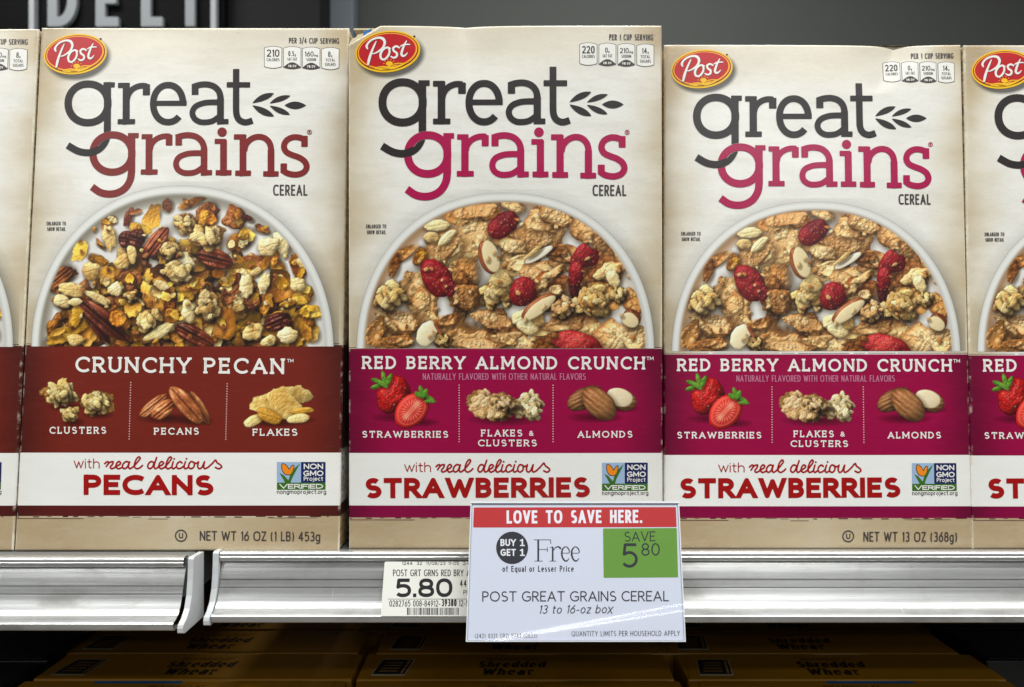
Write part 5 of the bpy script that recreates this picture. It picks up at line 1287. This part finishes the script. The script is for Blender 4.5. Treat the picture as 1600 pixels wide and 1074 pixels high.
mesh('clear_sleeve', np.concatenate([sp.local(q[i:i + 1], wav[i]) for i in range(len(q))]), {4: np.stack([ii[:-1, :-1], ii[:-1, 1:], ii[1:, 1:], ii[1:, :-1]], -1).reshape(-1, 4)}, CLEAR, root, True)
slab('sleeve_back', 0, SWid, 0, SH, -.55, -1.3, RIM)
for a in ((0, SWid, SH - 1.0, SH + .2, .9, -.5), (0, .7, .0, SH - 1.05, .6, -.5), (SWid - .7, SWid, .0, SH - 1.05, .6, -.5), (.75, SWid - .75, 0, .7, .6, -.5)): slab('sleeve_edge', *a, RIM)
slab('sign_clip', SWid / 2 - 14, SWid / 2 + 14, SH * .38, SH * .62, -1.4, -9, plain('clip plastic', rgb(200, 204, 208), .3))

# ------------------------------------------------------------------ the shelf below: yellow cartons seen from above
YB = plain('yellow carton print', rgb(152, 104, 8), .45, 0, .06); YE = plain('yellow carton edge', rgb(206, 158, 40), .5, 0, .05); DK = ink('dark print', rgb(34, 24, 14), .5, .3, .02, .1)
LBL = ink('recycling label', rgb(26, 24, 24), .5, .3, .02, .1); LBW = ink('label outline', rgb(170, 160, 140), .5, .3, .02, .1); BLU = ink('blue strip', rgb(24, 96, 150), .5, .3, .02, .1)
ZT, LW, LD, LH = -.100, .2145, .0405, .274
def low_box():
    root = empty('wheat_box', (0, 0, ZT - LH), 'x', 'cereal box', 'yellow wheat cereal boxes on the lower shelf')
    bevel(mesh('carton_body', *box_mesh(-LW / 2, LW / 2, 0, LD, 0, LH), YB, root), .0012)
    lid = Plane((-LW / 2, 0, LH), (1, 0, 0), (0, 1, 0), (0, 0, 0))
    w = LW * 1000; d = LD * 1000
    I = Ink(lid.conv, 1); I.poly([(1.5, .8), (w - 1.5, .8), (w - 8, d - 1.4), (w * .66, d - 1.2), (w * .64, d - 2.6), (w * .48, d - 2.8), (w * .46, d - 1.4), (8, d - 1.6)], local=True)
    q, f = I.sheet(.8); V = lid.local(q, .55)
    fl = mesh('top_flap', V, f, YB, root)
    I = Ink(lid.conv, 1)
    for a, b in (((8, d - 1.6), (w * .46, d - 1.4)), ((w * .46, d - 1.4), (w * .48, d - 2.8)), ((w * .48, d - 2.8), (w * .64, d - 2.6)), ((w * .64, d - 2.6), (w * .66, d - 1.2)), ((w * .66, d - 1.2), (w - 8, d - 1.4))): I.seg(a, b, .28, local=True)
    lid.sheet('flap_edge', I, YE, root, .6, .25)
    I = Ink(lambda x, y: (x, -y), 1)
    cx = w * .5 - 1.5
    t = lambda s, x0, x1, v, c, wt, sh=.18: I.text(s, x0, -v, x1, -v, c, wt, .10, shear=sh, n=2.3)
    t('BIG BISCUIT', cx - 19, cx + 19, 29, 3.0, .16); t('Shredded', cx - 25, cx + 22, 17, 9.6, .22); t('Wheat', cx - 22, cx + 13, 5.2, 10.4, .22)
    lid.sheet('lid_lettering', I, DK, root, .65, .25)
    I = Ink(lid.conv, 1); I.poly([(9, 4), (32, 4), (36, 30), (13, 30)], local=True); l = lid.sheet('recycling_label', I, LBW, root, .62, .5)
    I = Ink(lid.conv, 1); I.poly([(9.8, 6.4), (31.6, 6.4), (35, 29.3), (13.4, 29.3)], local=True); lid.sheet('label_ground', I, LBL, l, .67, .5)
    I = Ink(lid.conv, 1)
    for k_ in range(4): I.seg((14 + k_, 11 + 4.4 * k_), (26 + k_ * .8, 11 + 4.4 * k_), .7, local=True)
    I.seg((29.5, 8.5), (32.5, 27.5), .8, local=True)
    lid.sheet('label_lines', I, ink('label lines', rgb(150, 110, 60), .5, .3, .02, .1), l, .72, .3)
    return root
first = low_box()
def dup(o, loc):
    r = o.copy(); COL.objects.link(r); r.location = loc
    for c in o.children:
        d = c.copy(); COL.objects.link(d); d.parent = r
        for g in c.children:
            e = g.copy(); COL.objects.link(e); e.parent = d
    return r
ROWY = [.0050, .0500, .0950, .1400, .1850]
WHERE = ['below the pecan boxes', 'below the sale sign', 'below the bare stretch of rail']
ROWN = ['first', 'second', 'third', 'fourth', 'fifth']
used = False; fronts = []
for c in range(3):
    for r, y in enumerate(ROWY):
        xc = ((295, 810, 1320)[c] - 800) / F * (.0497 - CAM[1]) + (.0, .002, -.003, .004, 0)[r] * (1 if c != 1 else -1)
        loc = (xc, y, ZT - LH - (.0012 * r if c else .001 * r))
        if not used: first.location = loc; o = first; used = True
        else: o = dup(first, loc)
        o['label'] = f'yellow wheat cereal box {WHERE[c]}, {ROWN[r]} from the shelf front'
        if r == 0: fronts.append(o)
for c, o in ((0, fronts[0]), (2, fronts[2])):
    lid = Plane((-LW / 2, 0, LH), (1, 0, 0), (0, 1, 0), (0, 0, 0)); I = Ink(lid.conv, 1); u = LW * 500 + (-30 if c == 0 else 13)
    I.poly([(u - 29, LD * 1000 - 5.6), (u + 29, LD * 1000 - 5.6), (u + 29, LD * 1000 - 2.2), (u - 29, LD * 1000 - 2.2)], local=True); lid.sheet('blue_strip', I, BLU, o, .7, .6)
DARKC = plain('black carton print', rgb(20, 21, 22), .4, 0, .1)
for side, x0 in (('left', (42 - 800) / F * .497 - .2), ('right', (1574 - 800) / F * .497)):
    for k_, y in enumerate((.012, .072, .132, .192)):
        if side == 'right' and k_ == 0: continue  # right-hand cartons are added so the space there reads as deep shade
        w = .2
        r = empty('dark_box', (x0 + w / 2, y, ZT - LH), f'black carton {"beside the first column of" if side == "left" else "beyond the last column of"} yellow wheat boxes, {ROWN[k_]} from the shelf front', 'carton', 'black cartons on the lower shelf')
        bevel(mesh('carton_body', *box_mesh(-w / 2, w / 2, 0, .055, 0, LH + .002), DARKC, r), .0012)
        bevel(mesh('top_flap', *box_mesh(-w / 2 + .003, w / 2 - .003, .002, .050, LH + .0021, LH + .0026), DARKC, r), .0002)
tag(bevel(mesh('lower_shelf', *box_mesh(-.62, .62, -.03, .40, ZT - LH - .034, ZT - LH - .006), DECK, None), .001), 'painted steel lower shelf carrying the yellow wheat boxes', 'shelf')
tag(mesh('shelf_back_panel', *box_mesh(-.9, .9, .405, .42, -.5, .06), plain('light block steel', rgb(22, 22, 20), .6), None), 'dark steel back panel standing behind both shelves', 'back panel')  # added to keep light out of the space behind the boxes

# ------------------------------------------------------------------ far across the shop: dark wall and the deli sign
WALL = plain('grey painted wall', rgb(86, 88, 85), .7, 0, .12); WY = 3.0
P_ = lambda x, y, Y: CAM + (Y - CAM[1]) * np.array([(x - 800) / F, 1, -(y - 537) / F])
tag(mesh('wall', *box_mesh(-4.5, 4.5, WY, WY + .1, -1.6, 3.2), WALL, None), None, None, None, 'structure')
tag(mesh('ground', *box_mesh(-6, 6, -8, 4, -1.5, -1.45), plain('pale floor tile', rgb(130, 127, 122), .3, 0, .1), None), None, None, None, 'structure')
def slab_px(name, x0, x1, y0, y1, Y, th, mat, par=None, org=(0, 0, 0)):
    a, b = P_(x0, y1, Y), P_(x1, y0, Y)
    V, Fc = box_mesh(a[0], b[0], Y, Y + th, a[2], b[2]); return mesh(name, np.array(V) - org, Fc, mat, par)
tag(bevel(slab_px('wall_column', 503, 552, -160, 700, WY - .12, .1, plain('pale blue grey paint', rgb(122, 130, 138), .6, 0, .05)), .005), 'pale blue grey wall column beyond the boxes', 'column')
tag(bevel(slab_px('dark_cabinet', 354, 500, -160, 700, WY - .3, .28, plain('charcoal cabinet paint', rgb(36, 36, 36), .7, 0, .1, .2)), .005), 'charcoal cabinet between the deli sign and the pale column', 'cabinet')
so = P_(190, 60, WY - .35)
root = empty('deli_sign', so, 'black deli sign with pale grey capital letters in a thin pale frame', 'sign')
slab_px('sign_board', -90, 350, -75, 160, WY - .35, .345, plain('black sign paint', rgb(7, 7, 8), .7, 0, .05, .15), root, so)
LM = plain('pale sign letter', rgb(160, 164, 168), .5, 0, .05); FM = plain('sign frame metal', rgb(190, 192, 196), .4, 0, .05)
for x0, x1, y0, y1 in ((45, 53, -70, 120), (329, 337, -70, 120), (53, 329, -70, -62), (53, 329, 112, 120)): slab_px('sign_frame', x0, x1, y0, y1, WY - .38, .028, FM, root, so)
dp = Plane(P_(0, 140, WY - .375), (1, 0, 0), (0, 0, 1), so)
def letter(f):
    I = Ink(dp.conv, 2.98); f(I); q, fc = I.sheet(3.0)
    a = dp.local(q, 0); o = mesh('sign_letter', a, fc, LM, root); s = o.modifiers.new('depth', 'SOLIDIFY'); s.thickness = .02; s.offset = -1
c_ = 82
letter(lambda I: I.text('D', 75, 40.5, 119, 40.5, c_, .16, .1)); letter(lambda I: I.text('E', 150, 40.5, 184, 40.5, c_, .16, .1)); letter(lambda I: I.text('L', 221, 40.5, 253, 40.5, c_, .16, .1)); letter(lambda I: I.seg((296.5, 40.5), (296.5, -41), 6.4, None, 1, 1))
